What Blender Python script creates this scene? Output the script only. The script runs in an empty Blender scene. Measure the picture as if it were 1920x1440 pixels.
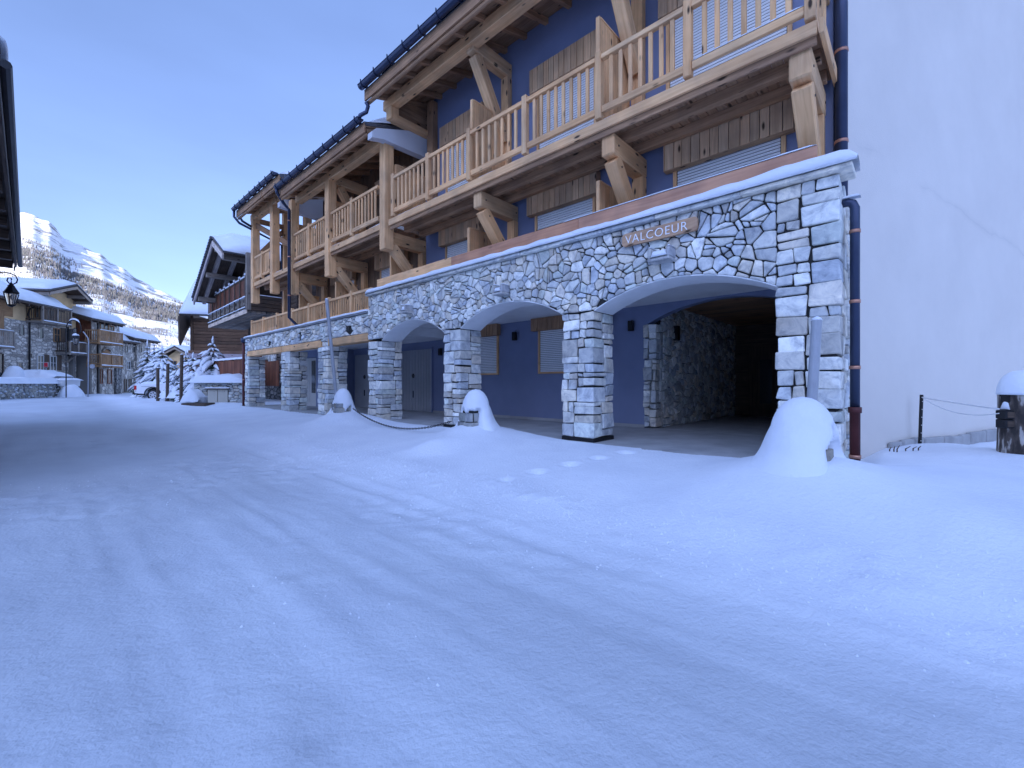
import bpy, math, random
import numpy as np
from mathutils import Vector, Matrix, Quaternion
V = Vector
R = math.radians
scene = bpy.context.scene
col = scene.collection

# ------------------------------------------------------------------ camera
cam_d = bpy.data.cameras.new('camera')
cam = bpy.data.objects.new('camera', cam_d)
col.objects.link(cam)
cam.location = (0, 0, 1.0)
cam.rotation_euler = (R(90), 0, 0)
cam_d.sensor_width = 36
cam_d.lens = 36 * 820 / 1920
cam_d.clip_start = 0.05
cam_d.clip_end = 6000
scene.camera = cam

# ------------------------------------------------------------------ sky, sun, exposure
SUN_AZ = (-0.17, -0.985)
SUN_EL = 15.0
world = bpy.data.worlds.new('World')
scene.world = world
world.use_nodes = True
wn = world.node_tree.nodes
wl = world.node_tree.links
wn.clear()
sky = wn.new('ShaderNodeTexSky')
sky.sky_type = 'NISHITA'
sky.sun_disc = False
sky.sun_elevation = R(SUN_EL)
sky.sun_rotation = math.atan2(SUN_AZ[0], SUN_AZ[1])
sky.altitude = 1800
sky.air_density = 1.0
sky.dust_density = 1.0
sky.ozone_density = 3.0
bg = wn.new('ShaderNodeBackground')
bg.inputs['Strength'].default_value = 0.13
wo = wn.new('ShaderNodeOutputWorld')
gm = wn.new('ShaderNodeGamma')
gm.inputs[1].default_value = 0.75
wl.new(sky.outputs[0], gm.inputs[0])
tn = wn.new('ShaderNodeMix'); tn.data_type = 'RGBA'; tn.blend_type = 'MULTIPLY'; tn.inputs[0].default_value = 1.0
tn.inputs[7].default_value = (1.22, 1.17, 1.45, 1)
wl.new(gm.outputs[0], tn.inputs[6])
# off-view sky on the sun's side brightened, an added fill for facade and snow
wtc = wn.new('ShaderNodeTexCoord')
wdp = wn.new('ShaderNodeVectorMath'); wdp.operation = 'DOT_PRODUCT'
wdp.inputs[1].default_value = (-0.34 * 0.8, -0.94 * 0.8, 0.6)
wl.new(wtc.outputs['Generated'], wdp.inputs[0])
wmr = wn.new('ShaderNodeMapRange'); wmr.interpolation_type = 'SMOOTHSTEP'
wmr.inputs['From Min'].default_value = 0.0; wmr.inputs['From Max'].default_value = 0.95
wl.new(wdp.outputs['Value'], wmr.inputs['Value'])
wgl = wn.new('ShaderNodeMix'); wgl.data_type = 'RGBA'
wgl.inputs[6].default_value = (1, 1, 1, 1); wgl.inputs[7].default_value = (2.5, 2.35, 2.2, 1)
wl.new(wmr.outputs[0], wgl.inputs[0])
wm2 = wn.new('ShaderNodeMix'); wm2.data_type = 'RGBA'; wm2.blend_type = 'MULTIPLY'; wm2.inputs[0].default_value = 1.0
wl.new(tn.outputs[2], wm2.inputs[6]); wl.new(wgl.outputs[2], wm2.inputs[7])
wnz = wn.new('ShaderNodeTexNoise'); wnz.inputs['Scale'].default_value = 2.2; wnz.inputs['Detail'].default_value = 5
wmp = wn.new('ShaderNodeMapping'); wmp.inputs['Scale'].default_value = (1, 1, 3.5)
wl.new(wtc.outputs['Generated'], wmp.inputs[0]); wl.new(wmp.outputs[0], wnz.inputs['Vector'])
wr2 = wn.new('ShaderNodeMapRange'); wr2.inputs['From Min'].default_value = 0.35; wr2.inputs['From Max'].default_value = 0.75
wr2.inputs['To Min'].default_value = 0.97; wr2.inputs['To Max'].default_value = 1.10
wl.new(wnz.outputs[0], wr2.inputs['Value'])
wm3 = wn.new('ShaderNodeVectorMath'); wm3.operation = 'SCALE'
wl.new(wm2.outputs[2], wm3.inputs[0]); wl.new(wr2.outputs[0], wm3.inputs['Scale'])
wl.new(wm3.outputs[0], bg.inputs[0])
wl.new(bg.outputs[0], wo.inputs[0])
sun_d = bpy.data.lights.new('sun', 'SUN')
sun_d.energy = 4.2
sun_d.angle = R(0.5)
sun_d.color = (1.0, 0.95, 0.88)
sun = bpy.data.objects.new('sun', sun_d)
col.objects.link(sun)
ce = math.cos(R(SUN_EL))
SUN_DIR = V((SUN_AZ[0] * ce, SUN_AZ[1] * ce, math.sin(R(SUN_EL)))).normalized()
sun.rotation_euler = SUN_DIR.to_track_quat('Z', 'Y').to_euler()
sun.location = SUN_DIR * 60
vs = scene.view_settings
vs.view_transform = 'Standard'
vs.look = 'None'
vs.gamma = 1
vs.use_curve_mapping = False
vs.exposure = 1.3

# ------------------------------------------------------------------ helpers
rnd = random.Random(7)


def hash2(ix, iy, seed):
    n = (ix.astype(np.int64) * 374761393 + iy.astype(np.int64) * 668265263 + seed * 974634777) & 0x7fffffff
    n = ((n ^ (n >> 13)) * 1274126177) & 0x7fffffff
    n = (n ^ (n >> 16)) & 0xffff
    return n / 65535.0


def vnoise(x, y, seed=0):
    x = np.asarray(x, float); y = np.asarray(y, float)
    ix = np.floor(x); iy = np.floor(y)
    fx = x - ix; fy = y - iy
    fx = fx * fx * (3 - 2 * fx); fy = fy * fy * (3 - 2 * fy)
    a = hash2(ix, iy, seed); b = hash2(ix + 1, iy, seed)
    c = hash2(ix, iy + 1, seed); d = hash2(ix + 1, iy + 1, seed)
    return (a * (1 - fx) + b * fx) * (1 - fy) + (c * (1 - fx) + d * fx) * fy - 0.5


def fbm(x, y, o=4, seed=0, g=0.5):
    t = 0; a = 1.0
    for k in range(o):
        t = t + a * vnoise(np.asarray(x) * 2 ** k, np.asarray(y) * 2 ** k, seed + k * 17)
        a *= g
    return t


def sst(a, b, x):
    t = np.clip((np.asarray(x, float) - a) / (b - a), 0, 1)
    return t * t * (3 - 2 * t)


def tag(o, label=None, cat=None, group=None, kind=None):
    if label: o['label'] = label
    if cat: o['category'] = cat
    if group: o['group'] = group
    if kind: o['kind'] = kind
    return o


def thing(name, label, cat, loc=(0, 0, 0), group=None, rotz=0.0):
    o = bpy.data.objects.new(name, None)
    o.empty_display_size = 0.3
    o.location = loc
    o.rotation_euler = (0, 0, rotz)
    col.objects.link(o)
    return tag(o, label, cat, group)


def root_loc(p):
    while p.parent:
        p = p.parent
    return p


class MB:
    def __init__(self):
        self.v = []; self.f = []; self.uv = []; self.c = []

    def face(self, pts, col_=(1, 1, 1), uv=None):
        i = len(self.v)
        self.v.extend([tuple(p) for p in pts])
        self.f.append(tuple(range(i, i + len(pts))))
        self.uv.append(uv if uv else [(0.0, 0.0)] * len(pts))
        self.c.append(col_)

    def raw(self, verts, faces, col_=(1, 1, 1), uvs=None):
        i = len(self.v)
        self.v.extend([tuple(p) for p in verts])
        for k, f in enumerate(faces):
            self.f.append(tuple(a + i for a in f))
            self.uv.append(uvs[k] if uvs else [(0.0, 0.0)] * len(f))
            self.c.append(col_)

    def obox(self, c, ax, ay, az, hx, hy, hz, col_=(1, 1, 1), jit=0.0, rg=None):
        c = V(c)
        A = [V(ax), V(ay), V(az)]
        H = [hx, hy, hz]
        L = max(range(3), key=lambda k: H[k])
        vs_ = []
        for k in range(8):
            sx = 1 if k & 1 else -1; sy = 1 if k & 2 else -1; sz = 1 if k & 4 else -1
            p = c + A[0] * (hx * sx) + A[1] * (hy * sy) + A[2] * (hz * sz)
            if jit:
                g = rg or rnd
                p += V((g.uniform(-jit, jit), g.uniform(-jit, jit), g.uniform(-jit, jit)))
            vs_.append(p)
        fs = [(0, 2, 3, 1), (4, 5, 7, 6), (0, 1, 5, 4), (2, 6, 7, 3), (0, 4, 6, 2), (1, 3, 7, 5)]
        inpl = [(0, 1), (0, 1), (0, 2), (0, 2), (1, 2), (1, 2)]
        ou = rnd.uniform(0, 60); ov = rnd.uniform(0, 60)
        uvs = []
        for f, (a, b) in zip(fs, inpl):
            if b == L or (a != L and H[b] > H[a]):
                a, b = b, a
            uvs.append([((vs_[i] - c).dot(A[a]) + ou, (vs_[i] - c).dot(A[b]) + ov) for i in f])
        self.raw(vs_, fs, col_, uvs)

    def beam(self, a, b, w, h, up=(0, 0, 1), col_=(1, 1, 1)):
        a = V(a); b = V(b)
        d = b - a; L = d.length; d.normalize()
        s = d.cross(V(up))
        if s.length < 1e-4: s = d.cross(V((1, 0, 0)))
        s.normalize(); u = s.cross(d)
        self.obox((a + b) / 2, d, s, u, L / 2, w / 2, h / 2, col_)

    def tube(self, pts, r, n=10, col_=(1, 1, 1), caps=True):
        pts = [V(p) for p in pts]
        m = len(pts)
        rs = r if isinstance(r, (list, tuple)) else [r] * m
        up = None
        rings = []
        for i in range(m):
            d = (pts[min(i + 1, m - 1)] - pts[max(i - 1, 0)])
            d.normalize()
            if up is None:
                up = V((0, 0, 1)) if abs(d.z) < 0.9 else V((1, 0, 0))
            s = d.cross(up)
            if s.length < 1e-5: s = d.cross(V((0, 1, 0)))
            s.normalize(); u = s.cross(d); u.normalize(); up = u
            rings.append([pts[i] + (s * math.cos(2 * math.pi * k / n) + u * math.sin(2 * math.pi * k / n)) * rs[i] for k in range(n)])
        vs_ = [p for g in rings for p in g]
        fs = []; uvs = []
        for i in range(m - 1):
            for k in range(n):
                k2 = (k + 1) % n
                fs.append((i * n + k, i * n + k2, (i + 1) * n + k2, (i + 1) * n + k))
                uvs.append([(i * .3, k * .1), (i * .3, k * .1 + .1), (i * .3 + .3, k * .1 + .1), (i * .3 + .3, k * .1)])
        if caps:
            fs.append(tuple(range(n))[::-1]); uvs.append([(0., 0.)] * n)
            fs.append(tuple(range((m - 1) * n, m * n))); uvs.append([(0., 0.)] * n)
        self.raw(vs_, fs, col_, uvs)

    def lathe(self, c, prof, n=16, col_=(1, 1, 1)):
        self.tube([V(c) + V((0, 0, z)) for r_, z in prof], [max(r_, 1e-3) for r_, z in prof], n, col_)

    def prism(self, poly, ext, col_=(1, 1, 1)):
        """closed polygon (3-D points) extruded along ext"""
        a = [V(p) for p in poly]; e = V(ext)
        b = [p + e for p in a]; n = len(a)
        nn = sum(((a[i] - a[0]).cross(a[(i + 1) % n] - a[0]) for i in range(1, n - 1)), V((0, 0, 0)))
        if nn.dot(e) > 0:
            a = a[::-1]; b = b[::-1]
        o = rnd.uniform(0, 50)
        ex = e.normalized(); dl = (a[1] - a[0]).normalized()
        self.face(a, col_, [((p - a[0]).dot(dl) + o, ((p - a[0]) - dl * (p - a[0]).dot(dl)).length + o) for p in a])
        self.face(b[::-1], col_, [((p - b[0]).dot(dl) + o, ((p - b[0]) - dl * (p - b[0]).dot(dl)).length + o) for p in b[::-1]])
        for i in range(n):
            j = (i + 1) % n
            L = (a[j] - a[i]).length
            self.face([a[j], a[i], b[i], b[j]], col_, [(L + o, o), (o, o), (o, o + e.length), (L + o, o + e.length)])

    def build(self, name, mat, parent=None, bevel=0, smooth=False, seg=1, weld=False):
        me = bpy.data.meshes.new(name)
        off = V((0, 0, 0))
        inv = None
        if parent is not None:
            rt = root_loc(parent)
            inv = Matrix.Rotation(-rt.rotation_euler.z, 4, 'Z') @ Matrix.Translation(-rt.location)
        vv = self.v if inv is None else [tuple(inv @ V(p)) for p in self.v]
        me.from_pydata(vv, [], self.f)
        ul = me.uv_layers.new(name='UVMap')
        flat = [x for f in self.uv for p in f for x in p]
        ul.data.foreach_set('uv', flat)
        ca = me.color_attributes.new('Col', 'FLOAT_COLOR', 'CORNER')
        cf = []
        for f, c in zip(self.f, self.c):
            cf.extend((c[0], c[1], c[2], 1.0) * len(f))
        ca.data.foreach_set('color', cf)
        if smooth:
            me.polygons.foreach_set('use_smooth', [True] * len(me.polygons))
        me.materials.append(mat)
        me.update()
        o = bpy.data.objects.new(name, me)
        col.objects.link(o)
        if parent is not None:
            o.parent = parent
        if weld:
            w = o.modifiers.new('weld', 'WELD'); w.merge_threshold = 0.0005
        if bevel:
            b = o.modifiers.new('bevel', 'BEVEL')
            b.width = bevel; b.segments = seg; b.limit_method = 'ANGLE'; b.angle_limit = R(40)
        return o


class Frame:
    """a facade: u along it, v into the building, z up"""
    def __init__(s, o, d, n):
        s.o = V((o[0], o[1], 0)); s.d = V((d[0], d[1], 0)).normalized(); s.n = V((n[0], n[1], 0)).normalized()

    def W(s, u, v, z):
        return s.o + s.d * u + s.n * v + V((0, 0, z))

    def box(s, mb, u0, u1, v0, v1, z0, z1, col_=(1, 1, 1), jit=0, rg=None):
        mb.obox(s.W((u0 + u1) / 2, (v0 + v1) / 2, (z0 + z1) / 2), s.d, s.n, V((0, 0, 1)), abs(u1 - u0) / 2, abs(v1 - v0) / 2, abs(z1 - z0) / 2, col_, jit, rg)

    def pix(s, px, py, v=0.0):
        a = (px - 960) / 820.0
        o = s.o + s.n * v
        u = (o.x - a * o.y) / (a * s.d.y - s.d.x)
        Y = o.y + s.d.y * u
        return u, (720 - py) / 820.0 * Y + 1


def at(px, py, Y):
    return V(((px - 960) / 820.0 * Y, Y, (720 - py) / 820.0 * Y + 1))


# ------------------------------------------------------------------ materials
def new_mat(name):
    m = bpy.data.materials.new(name)
    m.use_nodes = True
    nt = m.node_tree
    b = nt.nodes['Principled BSDF']
    return m, nt, b


def N(nt, t, **kw):
    n = nt.nodes.new(t)
    for k, v in kw.items():
        if k.startswith('i_'):
            n.inputs[k[2:].replace('_', ' ')].default_value = v
        else:
            setattr(n, k, v)
    return n


def ramp(nt, stops):
    r = nt.nodes.new('ShaderNodeValToRGB')
    e = r.color_ramp.elements
    while len(e) < len(stops): e.new(0.5)
    for k, (p, c) in enumerate(stops):
        e[k].position = p
        e[k].color = (c[0], c[1], c[2], 1) if not isinstance(c, float) else (c, c, c, 1)
    return r


def bump(nt, b, h, strength=0.3, dist=0.01):
    bp = N(nt, 'ShaderNodeBump')
    bp.inputs['Strength'].default_value = strength
    bp.inputs['Distance'].default_value = dist
    nt.links.new(h, bp.inputs['Height'])
    nt.links.new(bp.outputs[0], b.inputs['Normal'])
    return bp


def mixc(nt, a, bc, fac, mode='MIX'):
    m = nt.nodes.new('ShaderNodeMix')
    m.data_type = 'RGBA'; m.blend_type = mode
    for s, v in ((m.inputs[0], fac), (m.inputs[6], a), (m.inputs[7], bc)):
        if hasattr(v, 'links') or isinstance(v, bpy.types.NodeSocket):
            nt.links.new(v, s)
        elif isinstance(v, (int, float)):
            s.default_value = v
        else:
            s.default_value = (v[0], v[1], v[2], 1)
    return m.outputs[2]


def wood_mat(name, c0, c1, knot=(0.06, 0.035, 0.02), rough=0.65, knots=1.0):
    m, nt, b = new_mat(name)
    uv = N(nt, 'ShaderNodeUVMap')
    mp = N(nt, 'ShaderNodeMapping'); mp.inputs['Scale'].default_value = (1.3, 22, 1)
    nt.links.new(uv.outputs[0], mp.inputs[0])
    n1 = N(nt, 'ShaderNodeTexNoise'); n1.inputs['Scale'].default_value = 1.0; n1.inputs['Detail'].default_value = 5; n1.inputs['Distortion'].default_value = 0.6
    nt.links.new(mp.outputs[0], n1.inputs['Vector'])
    r1 = ramp(nt, [(0.3, c0), (0.7, c1)])
    nt.links.new(n1.outputs[0], r1.inputs[0])
    mp2 = N(nt, 'ShaderNodeMapping'); mp2.inputs['Scale'].default_value = (2.4, 7, 1)
    nt.links.new(uv.outputs[0], mp2.inputs[0])
    vo = N(nt, 'ShaderNodeTexVoronoi'); vo.inputs['Scale'].default_value = 1.0
    nt.links.new(mp2.outputs[0], vo.inputs['Vector'])
    r2 = ramp(nt, [(0.10, knots), (0.20, 0.0)])
    nt.links.new(vo.outputs['Distance'], r2.inputs[0])
    # only some cells carry a knot
    lt = N(nt, 'ShaderNodeMath', operation='GREATER_THAN'); lt.inputs[1].default_value = 0.42
    sp = N(nt, 'ShaderNodeSeparateColor')
    nt.links.new(vo.outputs['Color'], sp.inputs[0]); nt.links.new(sp.outputs[0], lt.inputs[0])
    ml = N(nt, 'ShaderNodeMath', operation='MULTIPLY')
    nt.links.new(lt.outputs[0], ml.inputs[0]); nt.links.new(r2.outputs[0], ml.inputs[1])
    c = mixc(nt, r1.outputs[0], knot, ml.outputs[0])
    # weather stains
    tc = N(nt, 'ShaderNodeTexCoord')
    n2 = N(nt, 'ShaderNodeTexNoise'); n2.inputs['Scale'].default_value = 1.7; n2.inputs['Detail'].default_value = 3
    nt.links.new(tc.outputs['Object'], n2.inputs['Vector'])
    r3 = ramp(nt, [(0.35, (0.80, 0.80, 0.82)), (0.6, (1.08, 1.06, 1.02))])
    nt.links.new(n2.outputs[0], r3.inputs[0])
    c = mixc(nt, c, r3.outputs[0], 1.0, 'MULTIPLY')
    at_ = N(nt, 'ShaderNodeAttribute', attribute_name='Col')
    c = mixc(nt, c, at_.outputs['Color'], 1.0, 'MULTIPLY')
    nt.links.new(c, b.inputs['Base Color'])
    b.inputs['Roughness'].default_value = rough
    b.inputs['Specular IOR Level'].default_value = 0.25
    bump(nt, b, n1.outputs[0], 0.35, 0.004)
    return m


def plain_mat(name, c, rough=0.8, var=0.12, scale=3.0, bs=0.25, bd=0.004, metal=0.0, spec=0.3, fine=60.0):
    m, nt, b = new_mat(name)
    tc = N(nt, 'ShaderNodeTexCoord')
    n1 = N(nt, 'ShaderNodeTexNoise'); n1.inputs['Scale'].default_value = scale; n1.inputs['Detail'].default_value = 6; n1.inputs['Roughness'].default_value = 0.6
    nt.links.new(tc.outputs['Object'], n1.inputs['Vector'])
    lo = tuple(x * (1 - var) for x in c); hi = tuple(min(1, x * (1 + var)) for x in c)
    r = ramp(nt, [(0.3, lo), (0.7, hi)])
    nt.links.new(n1.outputs[0], r.inputs[0])
    at_ = N(nt, 'ShaderNodeAttribute', attribute_name='Col')
    cc = mixc(nt, r.outputs[0], at_.outputs['Color'], 1.0, 'MULTIPLY')
    nt.links.new(cc, b.inputs['Base Color'])
    b.inputs['Roughness'].default_value = rough
    b.inputs['Metallic'].default_value = metal
    b.inputs['Specular IOR Level'].default_value = spec
    n2 = N(nt, 'ShaderNodeTexNoise'); n2.inputs['Scale'].default_value = fine; n2.inputs['Detail'].default_value = 3
    nt.links.new(tc.outputs['Object'], n2.inputs['Vector'])
    bump(nt, b, n2.outputs[0], bs, bd)
    return m


def stone_mat(name, gain=1.0):
    """cut stone, colour of every block from the Col attribute"""
    m, nt, b = new_mat(name)
    tc = N(nt, 'ShaderNodeTexCoord')
    at_ = N(nt, 'ShaderNodeAttribute', attribute_name='Col')
    n1 = N(nt, 'ShaderNodeTexNoise'); n1.inputs['Scale'].default_value = 5.5; n1.inputs['Detail'].default_value = 8; n1.inputs['Roughness'].default_value = 0.65; n1.inputs['Distortion'].default_value = 0.8
    nt.links.new(tc.outputs['Object'], n1.inputs['Vector'])
    r1 = ramp(nt, [(0.28, (0.48, 0.50, 0.55)), (0.5, (0.95, 0.95, 0.95)), (0.72, (1.28, 1.25, 1.18))])
    nt.links.new(n1.outputs[0], r1.inputs[0])
    c = mixc(nt, at_.outputs['Color'], r1.outputs[0], 1.0, 'MULTIPLY')
    # rust / lichen blotches
    n3 = N(nt, 'ShaderNodeTexNoise'); n3.inputs['Scale'].default_value = 2.3; n3.inputs['Detail'].default_value = 5
    nt.links.new(tc.outputs['Object'], n3.inputs['Vector'])
    r3 = ramp(nt, [(0.58, 0.0), (0.75, 0.5)])
    nt.links.new(n3.outputs[0], r3.inputs[0])
    c = mixc(nt, c, (0.40 * gain, 0.33 * gain, 0.24 * gain), r3.outputs[0])
    nt.links.new(c, b.inputs['Base Color'])
    b.inputs['Roughness'].default_value = 0.8
    b.inputs['Specular IOR Level'].default_value = 0.25
    n2 = N(nt, 'ShaderNodeTexNoise'); n2.inputs['Scale'].default_value = 9.0; n2.inputs['Detail'].default_value = 9; n2.inputs['Roughness'].default_value = 0.62
    nt.links.new(tc.outputs['Object'], n2.inputs['Vector'])
    bump(nt, b, n2.outputs[0], 0.75, 0.03)
    return m


def farstone_mat(name, c0, c1, mortar, sc=(2.2, 4.5), sz=None):
    """rubble masonry for walls seen from far away: cells in UV metres"""
    m, nt, b = new_mat(name)
    uv = N(nt, 'ShaderNodeUVMap')
    mp = N(nt, 'ShaderNodeMapping'); mp.inputs['Scale'].default_value = (sc[0], sc[1], 1)
    nt.links.new(uv.outputs[0], mp.inputs[0])
    nz = N(nt, 'ShaderNodeTexNoise'); nz.inputs['Scale'].default_value = 1.3
    nt.links.new(mp.outputs[0], nz.inputs['Vector'])
    mx = N(nt, 'ShaderNodeMix'); mx.data_type = 'RGBA'; mx.blend_type = 'ADD'; mx.inputs[0].default_value = 0.5
    nt.links.new(mp.outputs[0], mx.inputs[6]); nt.links.new(nz.outputs['Color'], mx.inputs[7])
    v1 = N(nt, 'ShaderNodeTexVoronoi', feature='F1'); v2 = N(nt, 'ShaderNodeTexVoronoi', feature='DISTANCE_TO_EDGE')
    for v in (v1, v2):
        v.inputs['Scale'].default_value = 1.0
        nt.links.new(mx.outputs[2], v.inputs['Vector'])
    sp = N(nt, 'ShaderNodeSeparateColor'); nt.links.new(v1.outputs['Color'], sp.inputs[0])
    r1 = ramp(nt, [(0.0, c0), (0.5, tuple((x + y) / 2 for x, y in zip(c0, c1))), (1.0, c1)])
    nt.links.new(sp.outputs[0], r1.inputs[0])
    r2 = ramp(nt, [(0.03, 1.0), (0.11, 0.0)])
    nt.links.new(v2.outputs['Distance'], r2.inputs[0])
    c = mixc(nt, r1.outputs[0], mortar, r2.outputs[0])
    n2 = N(nt, 'ShaderNodeTexNoise'); n2.inputs['Scale'].default_value = 7; n2.inputs['Detail'].default_value = 6
    nt.links.new(uv.outputs[0], n2.inputs['Vector'])
    r3 = ramp(nt, [(0.3, 0.7), (0.7, 1.2)])
    nt.links.new(n2.outputs[0], r3.inputs[0])
    c = mixc(nt, c, r3.outputs[0], 1.0, 'MULTIPLY')
    nt.links.new(c, b.inputs['Base Color'])
    b.inputs['Roughness'].default_value = 0.9
    r4 = ramp(nt, [(0.0, 0.0), (0.2, 1.0)]); nt.links.new(v2.outputs['Distance'], r4.inputs[0])
    bump(nt, b, r4.outputs[0], 0.8, 0.04)
    return m


def snow_mat(name, rough_scale=1.0, dirt=0.0, bs=0.5):
    m, nt, b = new_mat(name)
    tc = N(nt, 'ShaderNodeTexCoord')
    n0 = N(nt, 'ShaderNodeTexNoise'); n0.inputs['Scale'].default_value = 1.1; n0.inputs['Detail'].default_value = 6
    nt.links.new(tc.outputs['Object'], n0.inputs['Vector'])
    r = ramp(nt, [(0.35, (0.76, 0.80, 0.87)), (0.65, (0.82, 0.86, 0.92))])
    nt.links.new(n0.outputs[0], r.inputs[0])
    c = r.outputs[0]
    if dirt:
        at_ = N(nt, 'ShaderNodeAttribute', attribute_name='Col')
        c = mixc(nt, c, at_.outputs['Color'], 1.0, 'MULTIPLY')
    nt.links.new(c, b.inputs['Base Color'])
    b.inputs['Roughness'].default_value = 0.7
    b.inputs['Specular IOR Level'].default_value = 0.2
    n1 = N(nt, 'ShaderNodeTexNoise'); n1.inputs['Scale'].default_value = 26 / rough_scale; n1.inputs['Detail'].default_value = 7; n1.inputs['Roughness'].default_value = 0.6
    nt.links.new(tc.outputs['Object'], n1.inputs['Vector'])
    bump(nt, b, n1.outputs[0], bs, 0.014 * rough_scale)
    return m


M = {}
M['larch'] = wood_mat('larch', (0.68, 0.38, 0.18), (0.86, 0.545, 0.29))
M['larch_dark'] = wood_mat('underside shade larch', (0.31, 0.175, 0.095), (0.50, 0.30, 0.175))  # darker copy of the larch, shade of the undersides put into the colour
M['larch_box'] = wood_mat('grey brown larch planks', (0.52, 0.32, 0.185), (0.74, 0.49, 0.29))
M['cap_board'] = wood_mat('red larch board', (0.48, 0.24, 0.15), (0.60, 0.33, 0.21), knots=0.4)
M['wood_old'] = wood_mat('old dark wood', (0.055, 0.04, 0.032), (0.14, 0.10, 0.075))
M['wood_brown'] = wood_mat('dark brown logs', (0.10, 0.055, 0.035), (0.20, 0.12, 0.075))
M['wood_red'] = wood_mat('red brown wood', (0.15, 0.05, 0.03), (0.28, 0.11, 0.06))
M['wood_warm'] = wood_mat('warm brown wood', (0.28, 0.15, 0.07), (0.42, 0.25, 0.13))
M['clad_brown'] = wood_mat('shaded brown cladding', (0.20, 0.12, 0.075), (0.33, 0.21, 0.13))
M['wood_grey'] = wood_mat('grey silvered wood', (0.20, 0.17, 0.15), (0.33, 0.29, 0.25))
M['plaster_blue'] = plain_mat('slate blue plaster', (0.215, 0.25, 0.38), 0.9, 0.08, 1.2, 0.3, 0.004)
M['plaster_grey'] = plain_mat('pale grey render', (0.74, 0.69, 0.63), 0.9, 0.05, 0.6, 0.7, 0.006)
M['plaster_white'] = plain_mat('white render', (0.62, 0.64, 0.68), 0.85, 0.06, 1.0, 0.3, 0.004)
M['plaster_ochre'] = plain_mat('ochre plaster', (0.78, 0.54, 0.29), 0.9, 0.15, 0.9, 0.3, 0.006)
M['plaster_dim'] = plain_mat('grey brown plaster', (0.20, 0.185, 0.17), 0.9, 0.15, 0.9, 0.3, 0.006)
M['concrete'] = plain_mat('concrete', (0.38, 0.38, 0.38), 0.85, 0.18, 2.0, 0.4, 0.004)
M['ceiling'] = plain_mat('board marked ceiling', (0.84, 0.85, 0.86), 0.9, 0.1, 1.2, 0.3, 0.004)
M['mortar'] = plain_mat('deep joint', (0.035, 0.034, 0.034), 0.95, 0.2, 9, 0.4, 0.006)
M['stone'] = stone_mat('wall stone')
M['cope'] = stone_mat('coping stone')
M['gutter'] = plain_mat('blue black zinc', (0.045, 0.06, 0.11), 0.38, 0.12, 3, 0.05, 0.002, 0.6, 0.5)
M['iron'] = plain_mat('black iron', (0.02, 0.02, 0.024), 0.45, 0.2, 6, 0.2, 0.002, 0.3, 0.4)
M['pipe_red'] = plain_mat('dark red pipe', (0.11, 0.03, 0.03), 0.5, 0.2, 5, 0.1, 0.002)
M['copper'] = plain_mat('copper band', (0.55, 0.28, 0.2), 0.4, 0.2, 5, 0.1, 0.001, 0.7)
M['galv'] = plain_mat('galvanised pole', (0.36, 0.38, 0.42), 0.5, 0.1, 5, 0.1, 0.001, 0.3)
M['shutter'] = plain_mat('white roller slat', (0.86, 0.87, 0.88), 0.45, 0.03, 1.5, 0.05, 0.001)
M['garage'] = plain_mat('grey garage sheet', (0.42, 0.43, 0.47), 0.5, 0.06, 1.5, 0.05, 0.001)
M['door_white'] = plain_mat('white door paint', (0.55, 0.55, 0.54), 0.5, 0.05, 2, 0.05, 0.001)
M['black'] = plain_mat('matt black', (0.012, 0.012, 0.014), 0.5, 0.2, 6, 0.1, 0.001)
M['tile'] = plain_mat('slate roof tile', (0.10, 0.10, 0.11), 0.8, 0.3, 6, 0.5, 0.01)
M['snow'] = snow_mat('snow', 1.6)
M['snow_ground'] = snow_mat('packed snow', 0.9, 1.0, 1.0)
M['beige'] = plain_mat('beige bin door', (0.50, 0.47, 0.40), 0.5, 0.05, 2, 0.05, 0.001)
M['far_stone'] = farstone_mat('village rubble', (0.30, 0.27, 0.235), (0.80, 0.74, 0.66), (0.30, 0.275, 0.25))
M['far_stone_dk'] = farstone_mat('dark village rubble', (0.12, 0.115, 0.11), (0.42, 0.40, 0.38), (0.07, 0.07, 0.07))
M['rope'] = plain_mat('white rope', (0.75, 0.75, 0.75), 0.8, 0.05, 20, 0.3, 0.002)
M['letter'] = plain_mat('white letter', (0.85, 0.85, 0.85), 0.5, 0.02, 5, 0.05, 0.001)
M['sign_board'] = wood_mat('sign board', (0.40, 0.24, 0.15), (0.56, 0.37, 0.24))
M['needle'] = plain_mat('fir needles', (0.035, 0.055, 0.04), 0.8, 0.4, 9, 0.2, 0.003)
M['bark'] = plain_mat('bark', (0.07, 0.05, 0.04), 0.9, 0.3, 9, 0.6, 0.01)
M['brush'] = plain_mat('bare larch wood', (0.125, 0.13, 0.14), 0.9, 0.3, 0.05, 0.1, 0.01)
M['car_white'] = plain_mat('white car paint', (0.75, 0.76, 0.78), 0.25, 0.02, 2, 0.02, 0.001, 0, 0.5)
M['rubber'] = plain_mat('tyre rubber', (0.02, 0.02, 0.022), 0.8, 0.2, 8, 0.2, 0.002)
M['alloy'] = plain_mat('alloy rim', (0.6, 0.6, 0.62), 0.3, 0.05, 8, 0.05, 0.001, 0.8)
M['tail_red'] = plain_mat('tail lamp red', (0.5, 0.02, 0.02), 0.2, 0.1, 8, 0.02, 0.001)
M['sign_red'] = plain_mat('sign red', (0.55, 0.03, 0.05), 0.4, 0.1, 8, 0.02, 0.001)
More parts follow.
